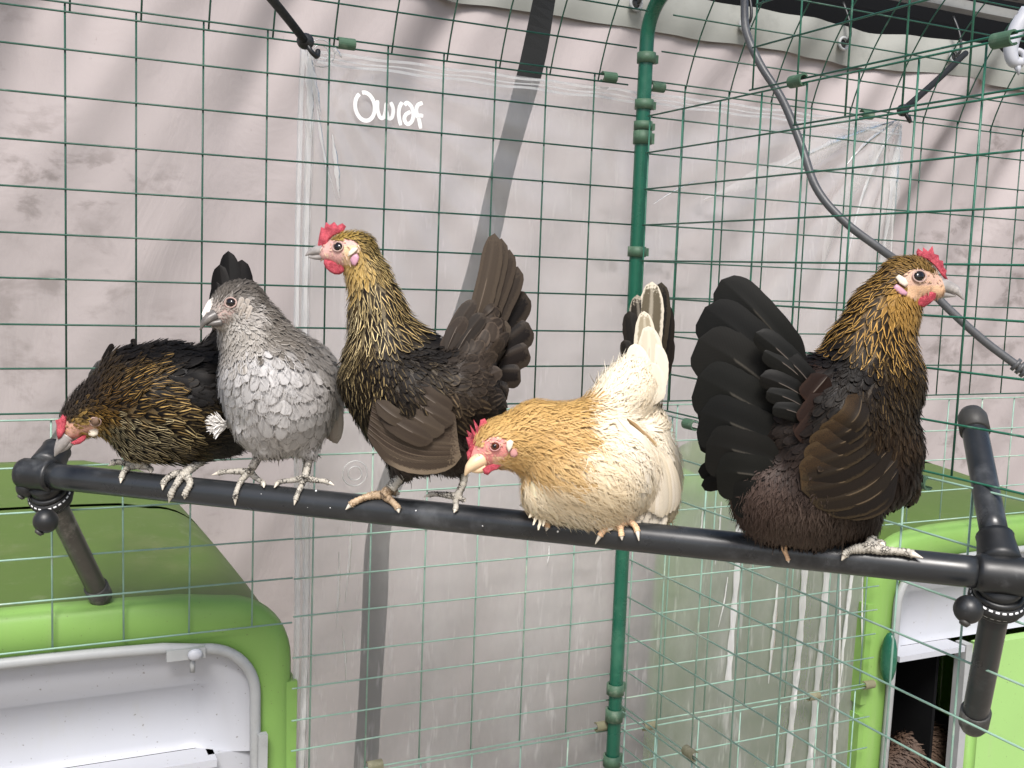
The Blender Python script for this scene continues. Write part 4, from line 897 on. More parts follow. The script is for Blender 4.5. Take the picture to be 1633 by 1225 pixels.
# tail: long upright fan
for i, (r_, t_, wd, ca, dd, tl) in enumerate([((750, 620), (812, 622), 50, '14100e', -22, .1), ((750, 610), (830, 590), 56, '171210', -24, .1), ((752, 605), (841, 552), 58, '1a1411', -26, .1), ((752, 600), (843, 515), 58, '15110f', -28, .1), ((750, 595), (836, 465), 54, '120e0c', -30, .1), ((750, 605), (808, 512), 32, '40382f', -8, .1),
     ((745, 585), (826, 425), 40, '2e2721', -12, .1), ((742, 580), (813, 398), 38, '352d26', -4, .05), ((738, 578), (800, 380), 36, '3c342c', 4, 0), ((733, 575), (789, 372), 36, '423930', 11, 0)]):
    h3.quill('tail_feather', (*r_, dd), (*t_, dd - 4), wd, ca, '6b5e50', (.12, .18, 0), bow=-10 + 2 * i, tilt=tl, side=1.1, shaft='6f6357')
for i, (r_, t_, wd) in enumerate([((712, 560), (757, 478), 34), ((722, 575), (772, 500), 36), ((705, 580), (742, 505), 34), ((735, 600), (785, 550), 38), ((720, 610), (770, 560), 36), ((745, 625), (800, 590), 34), ((735, 645), (795, 622), 32), ((735, 665), (790, 655), 32), ((728, 680), (780, 690), 30)]):
    h3.quill('tail_covert', (*r_, 40 - i), (*t_, 24 + i % 3 * 4), wd * .82, ['2d2620', '28221d', '322a24'][i % 3], '54493e', (.12, .3, .6), bow=-4, tilt=.05, cup=.05, tipshape=2.2)
# folded wing: stacked flight feathers under broad coverts
for i in range(9):
    q = i / 8; h3.quill('wing_feather', (586 + 10 * q, 690 - 55 * q, 66 + 8 * q), (736 - 8 * q, 728 - 22 * q - 30 * q * q, 64 + 12 * q), 40 + 8 * q, ['453b32', '4a4036', '40362e'][i % 3], '8a7b68', (.1, .6 * (1 - q) + .1, 0), bow=22 - 26 * q, dbow=14, tilt=-.15, side=1.15, shaft='5a4e42', cup=.04)
for i, (a, b, wd) in enumerate([((606, 655), (690, 704), 46), ((622, 636), (708, 690), 52), ((640, 622), (722, 676), 50), ((655, 612), (720, 655), 46), ((600, 640), (655, 676), 36)]):
    h3.quill('wing_covert', (*a, 80), (*b, 86), wd * .8, ['3b322a', '41382f', '3d342c'][i % 3], '6a5d4c', (.1, .08, 0), bow=4, dbow=8, tilt=-.05, cup=.03, tipshape=2.0)
h3.foot([(640, 745, 8), (630, 768, 8), (612, 789, 8)], [[(590, 791), (565, 801), (551, 813)], [(622, 797), (633, 808), (636, 818)], [(626, 785), (638, 788)]], M_leg_tan, r=8)
v, f = tube(crom([(645, 748, 12), (634, 765, 14), (622, 780, 18)], 6), 9.4, 14); h3.put('leg_shank', v, f, M_leg_grey)
h3.foot([(742, 750, -4), (738, 772, -4), (729, 792, 0)], [[(708, 789), (690, 788), (676, 793)], [(727, 800), (727, 810), (724, 818)], [(737, 796), (742, 800)]], M_leg_grey, r=6.5)

# ================================================================ HEN 1: black hen with gold flecks, head bent low
h1 = Hen('hen', 'black hen with gold flecked breast bending its head down at the left end', 262,
  [[(150, 650, 12, 36), (128, 668, 16, 30), (108, 686, 20, 18)], [(150, 650, 12, 38), (190, 640, 4, 60), (232, 645, 0, 80)], [(236, 648, 0, 82), (295, 645, -15, 90), (360, 640, -60, 78)], [(205, 600, -4, 48), (260, 605, -8, 62)],
   [(345, 600, -60, 62), (372, 550, -85, 34), (375, 510, -95, 18)], [(330, 690, -25, 42), (355, 700, -40, 26)], [(208, 712, 6, 22), (310, 712, -4, 24)]],
  [g((110, 650, 10), (.75, -.6, 0), (8, 4, .5), '1c1714', '6a5c4c', (.4, .2, 0)), g((140, 630, 15), (.8, -.5, 0), (11, 5, .6), '191411', '52463a', (.35, .2, 0)), g((170, 605, 10), (.85, -.4, 0), (16, 6, .7), '171310', '6a5430', (.3, .3, 0)),
   g((150, 690, 30), (.9, .2, 0), (12, 5, .6), '8a6c34', 'd8bb7a', (.3, .6, 0)), g((165, 665, 40), (.95, 0, 0), (14, 6, .7), '1e150c', 'a8803c', (.3, .7, 0)),
   g((180, 640, 50), (.95, -.2, 0), (24, 10.5, .8), '100c09', '8c6830', (.7, .3, .6)), g((210, 620, 55), (.9, -.3, 0), (28, 12, .8), '0b0907', 'b08a48', (.85, .25, .7)), g((235, 605, 58), (.9, -.2, 0), (26, 8, .75), '0f0c0a', 'b8924e', (.9, .2, .8)), g((240, 640, 70), (.95, .1, 0), (31, 13, .7), '0b0907', 'b08c4c', (.85, .25, .7)),
   g((200, 700, 45), (.85, .4, 0), (25, 13, .6), '0c0a08', 'ead9ac', (.9, .7, .55)), g((240, 700, 60), (.9, .3, 0), (29, 14, .6), '0b0907', 'e8d6a8', (.9, .7, .55)), g((285, 690, 62), (.95, .15, 0), (31, 15, .5), '100d0b', 'dcc690', (.9, .6, .6)), g((170, 700, 20), (.7, .6, 0), (16, 7, .6), '1a1410', 'ecdcb0', (.9, .7, .5)),
   g((270, 660, 75), (.95, .1, 0), (31, 14, .5), '100d0b', 'c4a468', (.9, .2, 0)), g((310, 670, 60), (.95, .15, 0), (31, 15, .4), '0d0b0a', '8a7448', (.7, .1, 0)),
   g((260, 560, 20), (.95, -.1, 0), (28, 16, .2), '0b0908', '1c1815', (.1, .1, 0)), g((300, 580, 45), (.95, 0, 0), (30, 18, .2), '0b0908', '201b18', (.1, .15, 0)), g((340, 600, 20), (.9, -.3, 0), (32, 18, .2), '090807', '1a1614', (.1, .1, 0)), g((310, 630, 70), (.95, .05, 0), (30, 18, .2), '0c0a09', '26201c', (.15, .15, 0)), g((200, 565, 0), (.9, -.3, 0), (22, 12, .4), '0d0a09', '2a221a', (.1, .1, 0)),
   g((350, 680, 10), (.9, .3, 0), (32, 16, .3), '0a0908', '1a1614', (.1, .1, 0)), g((360, 720, -20), (.7, .7, 0), (24, 6, .7), '2a2623', '6a625c', (.3, .2, 0)), g((370, 540, -80), (0, -1, 0), (34, 18, .2), '0a0807', '181412', (.1, .1, 0)), g((300, 720, 30), (.9, .4, 0), (27, 13, .5), '12100e', '8a7850', (.5, .2, 0)),
   g((290, 640, -95), (.95, 0, 0), (30, 18, .2), '0b0908', '201b18', (.1, .1, 0))],
  bald=[(106, 690, 22, 24, 20, 30), (136, 683, 40, 16, 9, 26)])
h1.body('cfa08c'); h1.plumage(dens=2.4, seed=11); h1.face(('b08868', 'd8bc94')); h1.strands(4000, 13, 1.3, 13, lambda P: (P[:, 0] > 300) | ((P[:, 1] < 590) & (P[:, 0] > 190)), .15); h1.fluff(lambda P: (P[:, 1] > 700) & (P[:, 0] > 335), (22, 3, .8), seed=12)
h1.beak([(106, 696, 26), (98, 708, 28), (92, 718, 28), (87, 728, 26)], [13, 10.5, 6.5, .8], M_beak_grey, [(112, 704, 26), (103, 714, 27), (95, 722, 26)], [8, 5.5, 1.2])
h1.eye(152, 671, 8, M_lid, closed=True)
h1.slab('comb', [(92, 701), (90, 690), (90, 678), (88, 670), (95, 668), (100, 661), (106, 664), (106, 676), (104, 688), (98, 698)], (97, 682), 6, lambda x, y: h1.sdf.front(100, 682) - 1, M_flesh)
h1.slab('wattle', [(112, 706), (122, 701), (133, 694), (138, 694), (136, 702), (128, 708), (118, 710)], (124, 702), 5, lambda x, y: 34, M_flesh)
h1.slab('ear_lobe', [(140, 686), (150, 682), (158, 684), (156, 694), (148, 697), (141, 694)], (149, 689), 4, lambda x, y: h1.sdf.front(149, 689), M_tuft)
for i, (a, b, wd) in enumerate([((376, 560), (412, 478), 44), ((376, 560), (400, 444), 44), ((374, 560), (386, 414), 42), ((368, 560), (364, 400), 38), ((362, 565), (350, 422), 38), ((356, 570), (345, 450), 34), ((380, 570), (420, 520), 36)]):
    h1.quill('tail_feather', (*a, -84 + i * 4), (*b, -100 + i * 3), wd, ['0c0a09', '100d0b', '0e0b0a'][i % 3], '1e1916', (.1, .15, 0), bow=2, tilt=.1 * (i - 3), shaft='1f1a17', tipshape=1.6)
for i in range(7):
    q = i / 6; h1.quill('wing_feather', (268 + 10 * q, 600 + 12 * q, 74 - 10 * abs(q - .4)), (372, 690 - 70 * q, 10 + 10 * q), 42, ['0d0b0a', '110e0c'][i % 2], '2a2420', (.08, .25, 0), bow=10 - 12 * q, dbow=26, tilt=-.1, shaft='1f1a17')
for a, b in (((162, 580), (180, 548)), ((215, 556), (212, 540))): h1.quill('ruffled_feather', (*a, 0), (*b, 0), 10, '120e0c', '2a221a', (.2, .2, 0))
h1.foot([(236, 722, 4), (226, 735, 6), (218, 742, 6)], [[(200, 738), (184, 737), (172, 743)], [(204, 746), (195, 758), (192, 771)], [(232, 744), (240, 748), (240, 754)]], M_leg_grey, r=7)
h1.foot([(320, 735, -4), (308, 745, 4), (294, 755, 6)], [[(276, 757), (262, 768), (259, 782)], [(284, 768), (274, 785), (269, 802)], [(303, 770), (296, 786), (294, 796)]], M_leg_grey, r=7.5)

# ================================================================ HEN 2: pale grey laced hen, front view
h2 = Hen('hen', 'pale grey hen with scalloped breast feathers facing the camera', 436,
  [[(386, 484, 26, 34), (372, 488, 38, 33), (348, 504, 52, 20)], [(388, 490, 24, 38), (404, 535, 16, 54), (428, 580, 10, 76)], [(432, 608, 16, 84), (446, 632, 0, 88), (458, 628, -60, 84), (470, 600, -130, 62)], [(478, 600, -30, 60)], [(500, 650, -40, 44)],
   [(478, 600, -180, 40)], [(405, 690, 22, 28), (420, 715, 22, 14)], [(490, 690, 6, 30), (493, 718, 4, 15)], [(440, 690, 10, 32)]],
  [g((370, 455, 40), (.8, -.3, -.4), (8, 5, .5), '4e473f', '8a8075', (.3, .3, 0)), g((345, 470, 55), (.5, -.8, -.2), (7, 4, .5), '5a5249', '9a9086', (.4, .3, 0)), g((410, 470, 30), (.8, .4, -.3), (11, 7, .5), '4d463e', '857b70', (.2, .5, 0)), g((335, 495, 60), (.4, -.6, 0), (7, 4, .5), 'a69c92', 'd5cdc4', (.3, .3, 0)),
   g((395, 505, 58), (.8, .4, -.1), (10, 6, .5), 'a39a90', 'd0c8be', (.3, .4, 0)), g((360, 520, 62), (.5, .7, 0), (10, 6, .5), 'bdb5aa', 'ded7ce', (.3, .4, 0)), g((425, 500, 20), (.6, .8, -.2), (16, 10, .45), '564e45', 'a79d90', (.1, .6, 0)), g((395, 545, 65), (.3, 1, 0), (14, 9, .4), '9c9388', 'd0c8bd', (.3, .6, 0)), g((365, 550, 50), (.1, 1, 0), (14, 9, .4), 'a89f94', 'd4ccc2', (.3, .5, 0)),
   g((440, 545, 45), (.6, .8, -.1), (20, 12, .4), '5f574d', 'a89e92', (.1, .7, 0)), g((460, 555, 20), (.7, .7, -.2), (22, 13, .35), '655d54', 'a89f94', (.1, .6, 0)),
   g((390, 590, 90), (.05, 1, 0), (24, 22, .05), 'c0bab4', '5d554d', (0, .85, .75)), g((440, 600, 100), (.15, 1, 0), (26, 24, .05), 'c4beb8', '625a52', (0, .85, .75)), g((360, 630, 70), (-.05, 1, 0), (24, 22, .05), 'cec9c3', '6a625a', (0, .8, .75)), g((430, 660, 100), (.05, 1, 0), (28, 25, .05), 'c6c0ba', '625a52', (0, .85, .75)), g((490, 610, 70), (.3, 1, -.1), (27, 24, .05), 'b0a9a2', '544c45', (0, .85, .75)),
   g((500, 570, 20), (.6, .8, -.3), (28, 23, .1), '8a837b', '6b635a', (0, .8, .75)), g((525, 620, 10), (.3, 1, -.2), (30, 23, .1), '867f77', '665e56', (0, .5, 0)), g((500, 670, 50), (.1, 1, 0), (28, 25, .05), 'b4aea7', '5c544d', (0, .85, .75)), g((530, 680, 0), (.1, 1, 0), (30, 18, .2), '9a938b', '857c73', (0, .4, 0)),
   g((380, 700, 60), (.1, 1, 0), (24, 19, .15), 'bfb9b2', '999087', (0, .5, 0)), g((440, 715, 70), (.1, 1, 0), (26, 16, .3), 'bdb7b0', 'a29990', (0, .4, 0)), g((500, 715, 30), (0, 1, 0), (26, 13, .4), 'c4beb8', 'a8a097', (0, .3, 0)), g((345, 670, 20), (-.6, .5, -.2), (22, 12, .3), 'e0dbd4', 'b0a8a0', (0, .3, 0)), g((460, 620, -120), (.3, .6, -.7), (30, 25, .1), '8a8278', '665e56', (0, .5, 0))],
  bald=[(350, 500, 60, 22, 17, 24), (364, 492, 62, 14, 13, 16)])
h2.ga *= [.95, .99, 1.04]; h2.gb *= [.95, .99, 1.04]
h2.body(lambda P: np.where((P[:, :1] < 350), lin('948a82'), lin('b09a92'))); h2.plumage(dens=2.6, seed=21, lift=(.5, .07)); h2.face(('9a9088', 'c8beb4'), .6); h2.strands(5200, 13, 1.4, 23, None, .3, var=(.9, 1.15)); h2.fluff(lambda P: P[:, 1] > 712, (18, 3, .8), seed=22)
h2.beak([(342, 503, 66), (332, 508, 72), (325, 515, 76), (319, 527, 77)], [10, 8, 5.4, .9], M_beak_dark, [(352, 514, 66), (339, 516, 71), (329, 519, 74)], [7, 5, 1.5])
v, f = sphere((319.5, 525, 78.5), (2.8, 5, 2), 8, 6)
h2.eye(368, 483, 8.2, M_lid, dir_=(-.1, -.1, 1))
for i, (x0, y0, x1, y1, wd) in enumerate([(337, 476, 325, 506, 8), (334, 480, 323, 503, 5), (340, 474, 331, 498, 6)]): h2.quill('brow_feather', (x0, y0, h2.sdf.front(x0, y0) + 1), (x1, y1, h2.sdf.front(x1 + 8, y1) + 6), wd, 'e4dfd6', 'f0ece4', (.2, .2, 0))
for (x, y) in ((385, 484), (394, 486), (388, 494), (398, 497)): h2.quill('ear_tuft', (x - 6, y + 12, h2.sdf.front(x - 6, y + 12) + 1), (x + 2, y - 10, h2.sdf.front(x, y - 6) + 5), 9, 'b6ada3', 'd6cec5', (.2, .3, 0))
TR_ = random.Random(5)
for i in range(90):
    a = TR_.uniform(-1.15, 1.2); L_ = TR_.uniform(18, 31); h2.quill('tuft_wisp', (356 + TR_.uniform(-3, 6), 676 + TR_.uniform(-5, 5), 30 + TR_.uniform(-6, 6)), (356 - L_ * math.cos(a), 677 + L_ * .85 * math.sin(a), 34 + TR_.uniform(-12, 14)), TR_.uniform(1.4, 3), 'e6e2dc', 'f4f2ee', (.2, .2, 0), bow=TR_.uniform(-4, 4), notch=.6, tipshape=1.2)
for i in range(6): h2.quill('tail_feather', (462 + i * 5, 600, -190), (440 + i * 14, 590 + abs(i - 2) * 6, -330), 34, '6b635a', '8a8178', (.1, .3, 0))
for i in range(6):
    q = i / 5; h2.quill('wing_feather', (505 + 12 * q, 590 + 10 * q, 20 - 30 * q), (520 - 22 * q + 18, 708 - 14 * q, -30 - 60 * q), 30, ['a29a90', '948b81'][i % 2], '6e665d', (.05, .35, 0), bow=-10, dbow=8, tilt=.5)
h2.foot([(418, 712, 20), (408, 736, 14), (398, 752, 6)], [[(375, 752), (355, 753), (337, 758)], [(384, 768), (376, 788), (375, 806)], [(408, 762), (419, 770), (421, 778)]], M_leg_grey, r=6.2)
h2.foot([(493, 716, 4), (491, 740, 4), (486, 762, 6)], [[(466, 766), (446, 769), (437, 778)], [(480, 776), (473, 792), (469, 806)], [(503, 766), (520, 768), (533, 774)]], M_leg_grey, r=6.0)

for P_ in (((420, 706, 22), (411, 730, 17), (402, 746, 14)), ((494, 708, 8), (492, 732, 8), (488, 755, 12))):
    v, f = tube(crom(P_, 6), 7.2, 14); h2.put('leg_shank', v, f, M_leg_dark)
# ================================================================ HEN 4: cream hen with buff neck, crouching
h4 = Hen('hen', 'cream hen with golden buff neck crouching low, dark tail raised', 935,
  [[(802, 704, 44, 34), (788, 712, 50, 33), (766, 730, 56, 20)], [(805, 705, 42, 38), (855, 700, 30, 58), (905, 715, 18, 78)], [(915, 745, 14, 84), (965, 750, 0, 90), (1005, 745, -25, 80)], [(955, 690, -6, 56), (1005, 625, -25, 46), (1026, 575, -35, 26), (1034, 540, -38, 10)], [(1042, 775, -30, 42), (1048, 800, -30, 34)], [(870, 790, 24, 38), (960, 800, 8, 44)], [(1030, 690, -30, 40)]],
  [g((785, 680, 50), (.8, -.4, -.2), (9, 4, .6), 'b5935c', 'd2ac6c', (.3, .3, 0)), g((810, 675, 50), (.9, -.2, -.2), (12, 6, .6), 'b5925a', 'd4ae6e', (.3, .3, 0)), g((815, 740, 70), (.8, .4, 0), (12, 5, .7), 'd5b074', 'ead2a4', (.3, .3, 0)), g((790, 755, 65), (.6, .7, 0), (9, 4, .7), 'e0c492', 'eedcb8', (.3, .3, 0)), g((830, 700, 80), (.95, .1, 0), (18, 7, .7), 'bb9862', 'dcb87c', (.3, .4, 0)),
   g((870, 660, 60), (.95, -.1, -.1), (24, 9, .7), 'b39058', 'ccaa74', (.3, .4, 0)), g((880, 700, 85), (.9, .25, 0), (26, 9, .7), 'b8945e', 'd4b482', (.3, .4, 0)), g((860, 750, 80), (.75, .6, 0), (24, 9, .7), 'c2a06c', 'e0c08a', (.3, .4, 0)), g((915, 650, 40), (.95, .15, -.1), (26, 10, .65), 'b18f58', 'd4ad6a', (.3, .4, 0)), g((925, 700, 75), (.9, .35, 0), (28, 10, .65), 'ba9762', 'dbb678', (.3, .4, 0)), g((905, 755, 90), (.8, .6, 0), (26, 10, .6), 'c8a876', 'e2c694', (.3, .4, 0)),
   g((850, 790, 60), (.6, .8, 0), (32, 13, .5), 'e6d9c0', 'd2be9c', (0, .35, 0)), g((900, 800, 80), (.7, .6, 0), (34, 15, .5), 'e5d6ba', 'cfb894', (0, .4, 0)), g((950, 740, 92), (.8, .5, 0), (34, 16, .5), 'e4d6bc', 'd0ba96', (0, .4, 0)), g((960, 680, 50), (.9, .1, 0), (38, 17, .5), 'e6dac4', 'd4c2a2', (0, .3, 0)), g((960, 800, 70), (.7, .7, 0), (34, 16, .5), 'e2d2b4', 'cdb48e', (0, .4, 0)), g((900, 835, 50), (.6, .8, 0), (32, 11, .5), 'e8ddc8', 'd6c6a8', (0, .3, 0)),
   g((1000, 700, 50), (.7, .6, -.1), (40, 19, .5), 'e6dccb', 'd2c3a8', (0, .3, 0)), g((1000, 640, 20), (.5, -.5, 0), (40, 15, .5), 'e4d9c6', 'd2c2a4', (.1, .3, 0)), g((1020, 580, -10), (.25, -1, 0), (44, 17, .5), 'e3d8c4', 'cdbb9a', (.1, .3, 0)), g((970, 600, -10), (.3, -.9, 0), (28, 10, .6), 'e8dfce', 'd8c8ac', (.2, .3, 0)), g((1040, 640, -20), (.3, -.8, 0), (40, 17, .5), 'e0d4be', 'ccba98', (.05, .3, 0)), g((1045, 540, -30), (.15, -1, 0), (44, 17, .5), 'e0d5c2', 'cbb998', (.1, .3, 0)),
   g((1040, 740, 20), (.3, .9, 0), (44, 19, .5), 'e4dac8', 'cfc0a4', (0, .3, 0)), g((1040, 800, 10), (.3, .9, 0), (42, 17, .5), 'e2d6be', 'cdbb9c', (0, .3, 0)), g((1010, 830, 20), (.4, .9, 0), (28, 12, .4), 'e6dbc6', 'd2c2a4', (0, .3, 0)), g((970, 740, -90), (.8, .4, 0), (38, 17, .5), 'e4d6bc', 'd0ba96', (0, .3, 0))],
  bald=[(768, 730, 58, 25, 21, 32), (790, 715, 76, 24, 19, 22), (780, 742, 66, 22, 11, 24)])
h4.ga = np.minimum(h4.ga * [1.08, 1.08, 1.06], .9); h4.gb = np.minimum(h4.gb * [1.08, 1.08, 1.06], .92)
h4.body(lambda P: np.where((P[:, 1:2] > 728) & (P[:, :1] > 786), lin('e8c8a0'), lin('d98f88'))); h4.plumage(dens=2.6, seed=41, lift=(.5, .05)); h4.face(('e0b098', 'f0d8b0')); h4.strands(7500, 17, 1.5, 43, None, .4, var=(.94, 1.1)); h4.fluff(lambda P: (P[:, 1] > 815) | ((P[:, 0] < 1000) & (P[:, 0] > 950) & (P[:, 1] < 650)), (24, 3, .8), seed=42, dens=1.4)
h4.beak([(768, 733, 66), (757, 739, 72), (748, 747, 75), (741, 759, 74)], [14, 11.5, 7.5, 1], M_beak_yellow, [(773, 746, 68), (762, 750, 71), (752, 752, 72)], [8, 5.5, 1.5])
h4.eye(790, 712, 7.4, M_lid_pink, iris=True, dir_=(-.25, -.05, 1))
h4.slab('comb', [(746, 734), (744, 722), (748, 716), (743, 697), (750, 708), (744, 686), (754, 698), (749, 677), (760, 692), (755, 669), (765, 683), (766, 670), (773, 667), (778, 674), (776, 686), (770, 696), (764, 706), (758, 718), (754, 730)], (761, 697), 5, lambda x, y: 60 + (758 - x) * .3, M_flesh)
h4.slab('wattle', [(769, 748), (776, 743), (786, 740), (799, 742), (794, 748), (784, 752), (778, 758), (772, 756)], (780, 748), 5, lambda x, y: 84, M_flesh)
h4.slab('ear_lobe', [(813, 720), (819, 712), (825, 716), (826, 726), (820, 730), (814, 728)], (820, 721), 4, lambda x, y: h4.sdf.front(820, 721) + 1, M_lid_pink)
h4.slab('ear_tuft', [(807, 712), (808, 704), (814, 701), (819, 704), (817, 714), (811, 722)], (813, 710), 3.5, lambda x, y: h4.sdf.front(813, 710) + 2, M_tuft)
for i, (a, b, wd, ca, cb, pt3, dd) in enumerate([((1036, 640), (1066, 530), 34, '15120f', '3a322a', (.1, .2, 0), -40), ((1036, 640), (1064, 484), 36, '120f0d', '3a322a', (.1, .2, 0), -36), ((1030, 620), (1055, 450), 40, '15120f', '5a5040', (.15, .3, 0), -28), ((1014, 610), (995, 542), 28, '15120f', '4a4238', (.1, .2, 0), -10), ((1018, 610), (1003, 496), 36, '171411', '3a342c', (.1, .2, 0), -12), ((1020, 610), (1016, 470), 36, '2a251f', 'cfc4b0', (.2, .5, .6), -14),
     ((1026, 600), (1040, 449), 42, '5a5242', 'e0d6c2', (.3, .8, .4), -10), ((1024, 612), (1027, 496), 38, '9a8f78', 'e0d6c2', (.3, .8, 0), -4), ((1030, 620), (1034, 520), 46, 'cfc4ae', 'e8dfce', (.3, .5, 0), 0), ((1016, 625), (1012, 548), 42, 'd9cfbb', 'e8dfce', (.2, .4, 0), 4), ((1040, 632), (1047, 548), 40, 'd6ccb8', 'e8dfce', (.2, .4, 0), 2), ((1034, 648), (1040, 578), 46, 'ddd3bf', 'e8dfce', (.2, .4, 0), 6), ((1008, 650), (1003, 585), 44, 'ddd3bf', 'e8dfce', (.2, .4, 0), 8)]):
    h4.quill('tail_feather', (*a, dd), (*b, dd - 6), wd, ca, cb, pt3, ts=.5 if i > 6 else .66, tipshape=1.9, bow=3, tilt=.1, shaft='8f8470' if i > 4 else '4a4238')
for i in range(7):
    q = i / 6; h4.quill('wing_feather', (985 + 22 * q, 668 + 22 * q, 70 - 26 * q), (1068 + 8 * q - 30 * (1 - q), 826 - 22 * abs(q - .5), 30 - 22 * q), 36, ['e2d7c3', 'dccfb8', 'e6dccb'][i % 3], 'c6b490', (.05, .3, 0), bow=-16, dbow=16, tilt=.25, shaft='cdbf9f')
h4.quill('wing_feather', (1000, 668, 60), (1048, 712, 46), 9, 'a88a62', 'd8c8a8', (.1, .5, 0))  # brown sliver painting a small shaded spot on the wing
for i in range(9): h4.quill('fluff_feather', (960 + i * 12, 812, 55 - i * 5), (940 + i * 14, 842 + (i % 3) * 4 - abs(i - 4) * 2, 48 - i * 5), 22, 'e6dbc8', 'd6c8ac', (.05, .3, 0), notch=.3, tipshape=1.6)
h4.foot([(858, 815, 30), (862, 818, 16), (864, 822, 8)], [[(852, 812), (838, 806), (828, 806)], [(870, 830), (873, 838), (871, 847)]], M_leg_pink, r=6.5)
for (x0, y0, x1, y1) in ((860, 812, 850, 838), (866, 814, 858, 846), (856, 810, 843, 826), (870, 812, 866, 840)): h4.quill('foot_feather', (x0, y0, 34), (x1, y1, 42), 8, 'd8ccb4', 'e4dac8', (.2, .2, 0), notch=.5, ts=.3, tipshape=1.5)
h4.foot([(985, 830, 8), (986, 833, 6), (988, 836, 4)], [[(976, 838), (962, 847), (949, 868)], [(1002, 832), (1014, 841), (1019, 863)], [(990, 846), (992, 862)]], M_leg_pink, r=7.2)

# ================================================================ HEN 5: large brown hen from behind, facing right
h5 = Hen('hen', 'large dark brown hen with golden neck and broad black tail, facing right', 1320,
  [[(1438, 448, -8, 36), (1458, 446, -6, 34), (1492, 459, -4, 20)], [(1436, 455, -8, 40), (1409, 505, -4, 56), (1392, 555, 0, 74)], [(1384, 612, -4, 93), (1354, 675, 4, 102), (1318, 740, 10, 92)], [(1300, 640, 6, 74), (1262, 690, 10, 60)], [(1300, 795, 14, 78), (1240, 790, 14, 74)], [(1405, 718, -6, 70), (1398, 738, -6, 70), (1420, 770, -10, 40)], [(1350, 800, 6, 62)], [(1445, 780, -60, 24), (1458, 762, -60, 14)], [(1375, 840, 4, 26)]],
  [g((1440, 415, 10), (-.85, .1, 0), (11, 5, .6), '3a2b16', 'b48d4c', (.2, .9, 0)), g((1480, 425, 8), (-.8, -.3, 0), (8, 4, .6), '54401f', 'b89456', (.2, .8, 0)), g((1410, 440, 20), (-.6, .7, 0), (19, 9, .8), '2a1e10', 'b18a48', (.1, 1, 0)), g((1440, 490, 34), (-.2, 1, 0), (17, 6, .7), '8a6832', 'c39a56', (.2, .8, 0)), g((1470, 500, 10), (-.1, 1, 0), (15, 6, .7), 'a17b3e', 'c9a260', (.2, .7, 0)),
   g((1385, 470, 30), (-.55, .8, 0), (28, 10.5, .85), '1d150c', 'b08845', (0, 1, 0)), g((1350, 500, 30), (-.65, .7, 0), (30, 11.25, .85), '1a130b', 'b58d4a', (0, 1, 0)), g((1410, 520, 55), (-.25, 1, 0), (30, 11.25, .85), '1f160c', 'bb914c', (0, 1, 0)), g((1455, 550, 25), (.1, 1, 0), (30, 10.5, .85), '2a1f11', 'bb924e', (0, 1, 0)), g((1320, 525, 40), (-.6, .8, 0), (30, 11.25, .85), '1a130b', 'b88f4c', (0, 1, 0)), g((1400, 555, 70), (-.1, 1, 0), (33, 12, .85), '1a130b', 'c29a56', (0, 1, 0)), g((1450, 585, 35), (.1, 1, 0), (28, 12, .8), '18120c', '9a7840', (.4, .5, .4)),
   g((1330, 565, 60), (-.6, .8, 0), (22, 14, .2), '0e0b0a', '26201b', (.1, .1, 0)), g((1380, 595, 88), (-.2, 1, 0), (22, 14, .2), '0f0c0a', '2a231c', (.15, .1, 0)), g((1280, 570, 40), (-.8, .4, 0), (24, 15, .2), '0e0b0a', '26201b', (.1, .1, 0)), g((1430, 620, 70), (0, 1, 0), (24, 11, .35), '1d1712', '8a7044', (.45, .1, .6)), g((1460, 640, 30), (.1, 1, 0), (24, 11, .35), '221a13', '8a7044', (.45, .1, .6)), g((1380, 640, 98), (-.2, 1, 0), (25, 13, .25), '1a1511', '6e5a3a', (.35, .1, .6)), g((1440, 700, 50), (0, 1, 0), (25, 12, .3), '2a2018', '7a6240', (.4, .1, .6)),
   g((1320, 630, 90), (-.6, .8, 0), (28, 19, .1), '14110e', '3a3028', (.15, .2, 0)), g((1290, 610, 70), (-.7, .6, 0), (30, 22, .1), '2a1b14', '4a3426', (.1, .3, 0)), g((1340, 700, 100), (-.7, .6, 0), (30, 20, .1), '231c16', '4f4030', (.1, .3, 0)), g((1280, 690, 75), (-.8, .4, 0), (34, 22, .1), '1c1613', '33291f', (.1, .2, 0)),
   g((1280, 760, 85), (-.3, 1, 0), (24, 7, .6), '2e2521', '5a4c44', (.2, .2, 0)), g((1230, 790, 70), (-.2, 1, 0), (22, 5.5, .7), '40332d', '74645b', (.3, .3, 0)), g((1270, 840, 80), (-.1, 1, 0), (20, 5, .75), '463a33', '7d6e64', (.3, .3, 0)), g((1330, 840, 70), (.1, 1, 0), (20, 5, .75), '3e332c', '72645a', (.3, .3, 0)), g((1390, 810, 50), (-.1, 1, 0), (24, 7, .6), '2a221d', '5a4c42', (.25, .25, 0)), g((1430, 760, 30), (-.1, 1, 0), (26, 10, .4), '221a15', '54453a', (.2, .2, 0)), g((1450, 770, -55), (.2, .9, 0), (26, 14, .3), '2a2115', '5c4a30', (.2, .3, 0)),
   g((1340, 690, -95), (-.5, .8, 0), (30, 20, .1), '1c1613', '33291f', (.1, .2, 0)), g((1400, 520, -60), (-.25, 1, 0), (30, 11.25, .85), '1f160c', 'bb914c', (0, 1, 0))],
  bald=[(1490, 458, 0, 26, 21, 60), (1466, 446, 26, 27, 17, 22), (1466, 446, -34, 27, 17, 22), (1468, 464, 22, 25, 14, 24)])
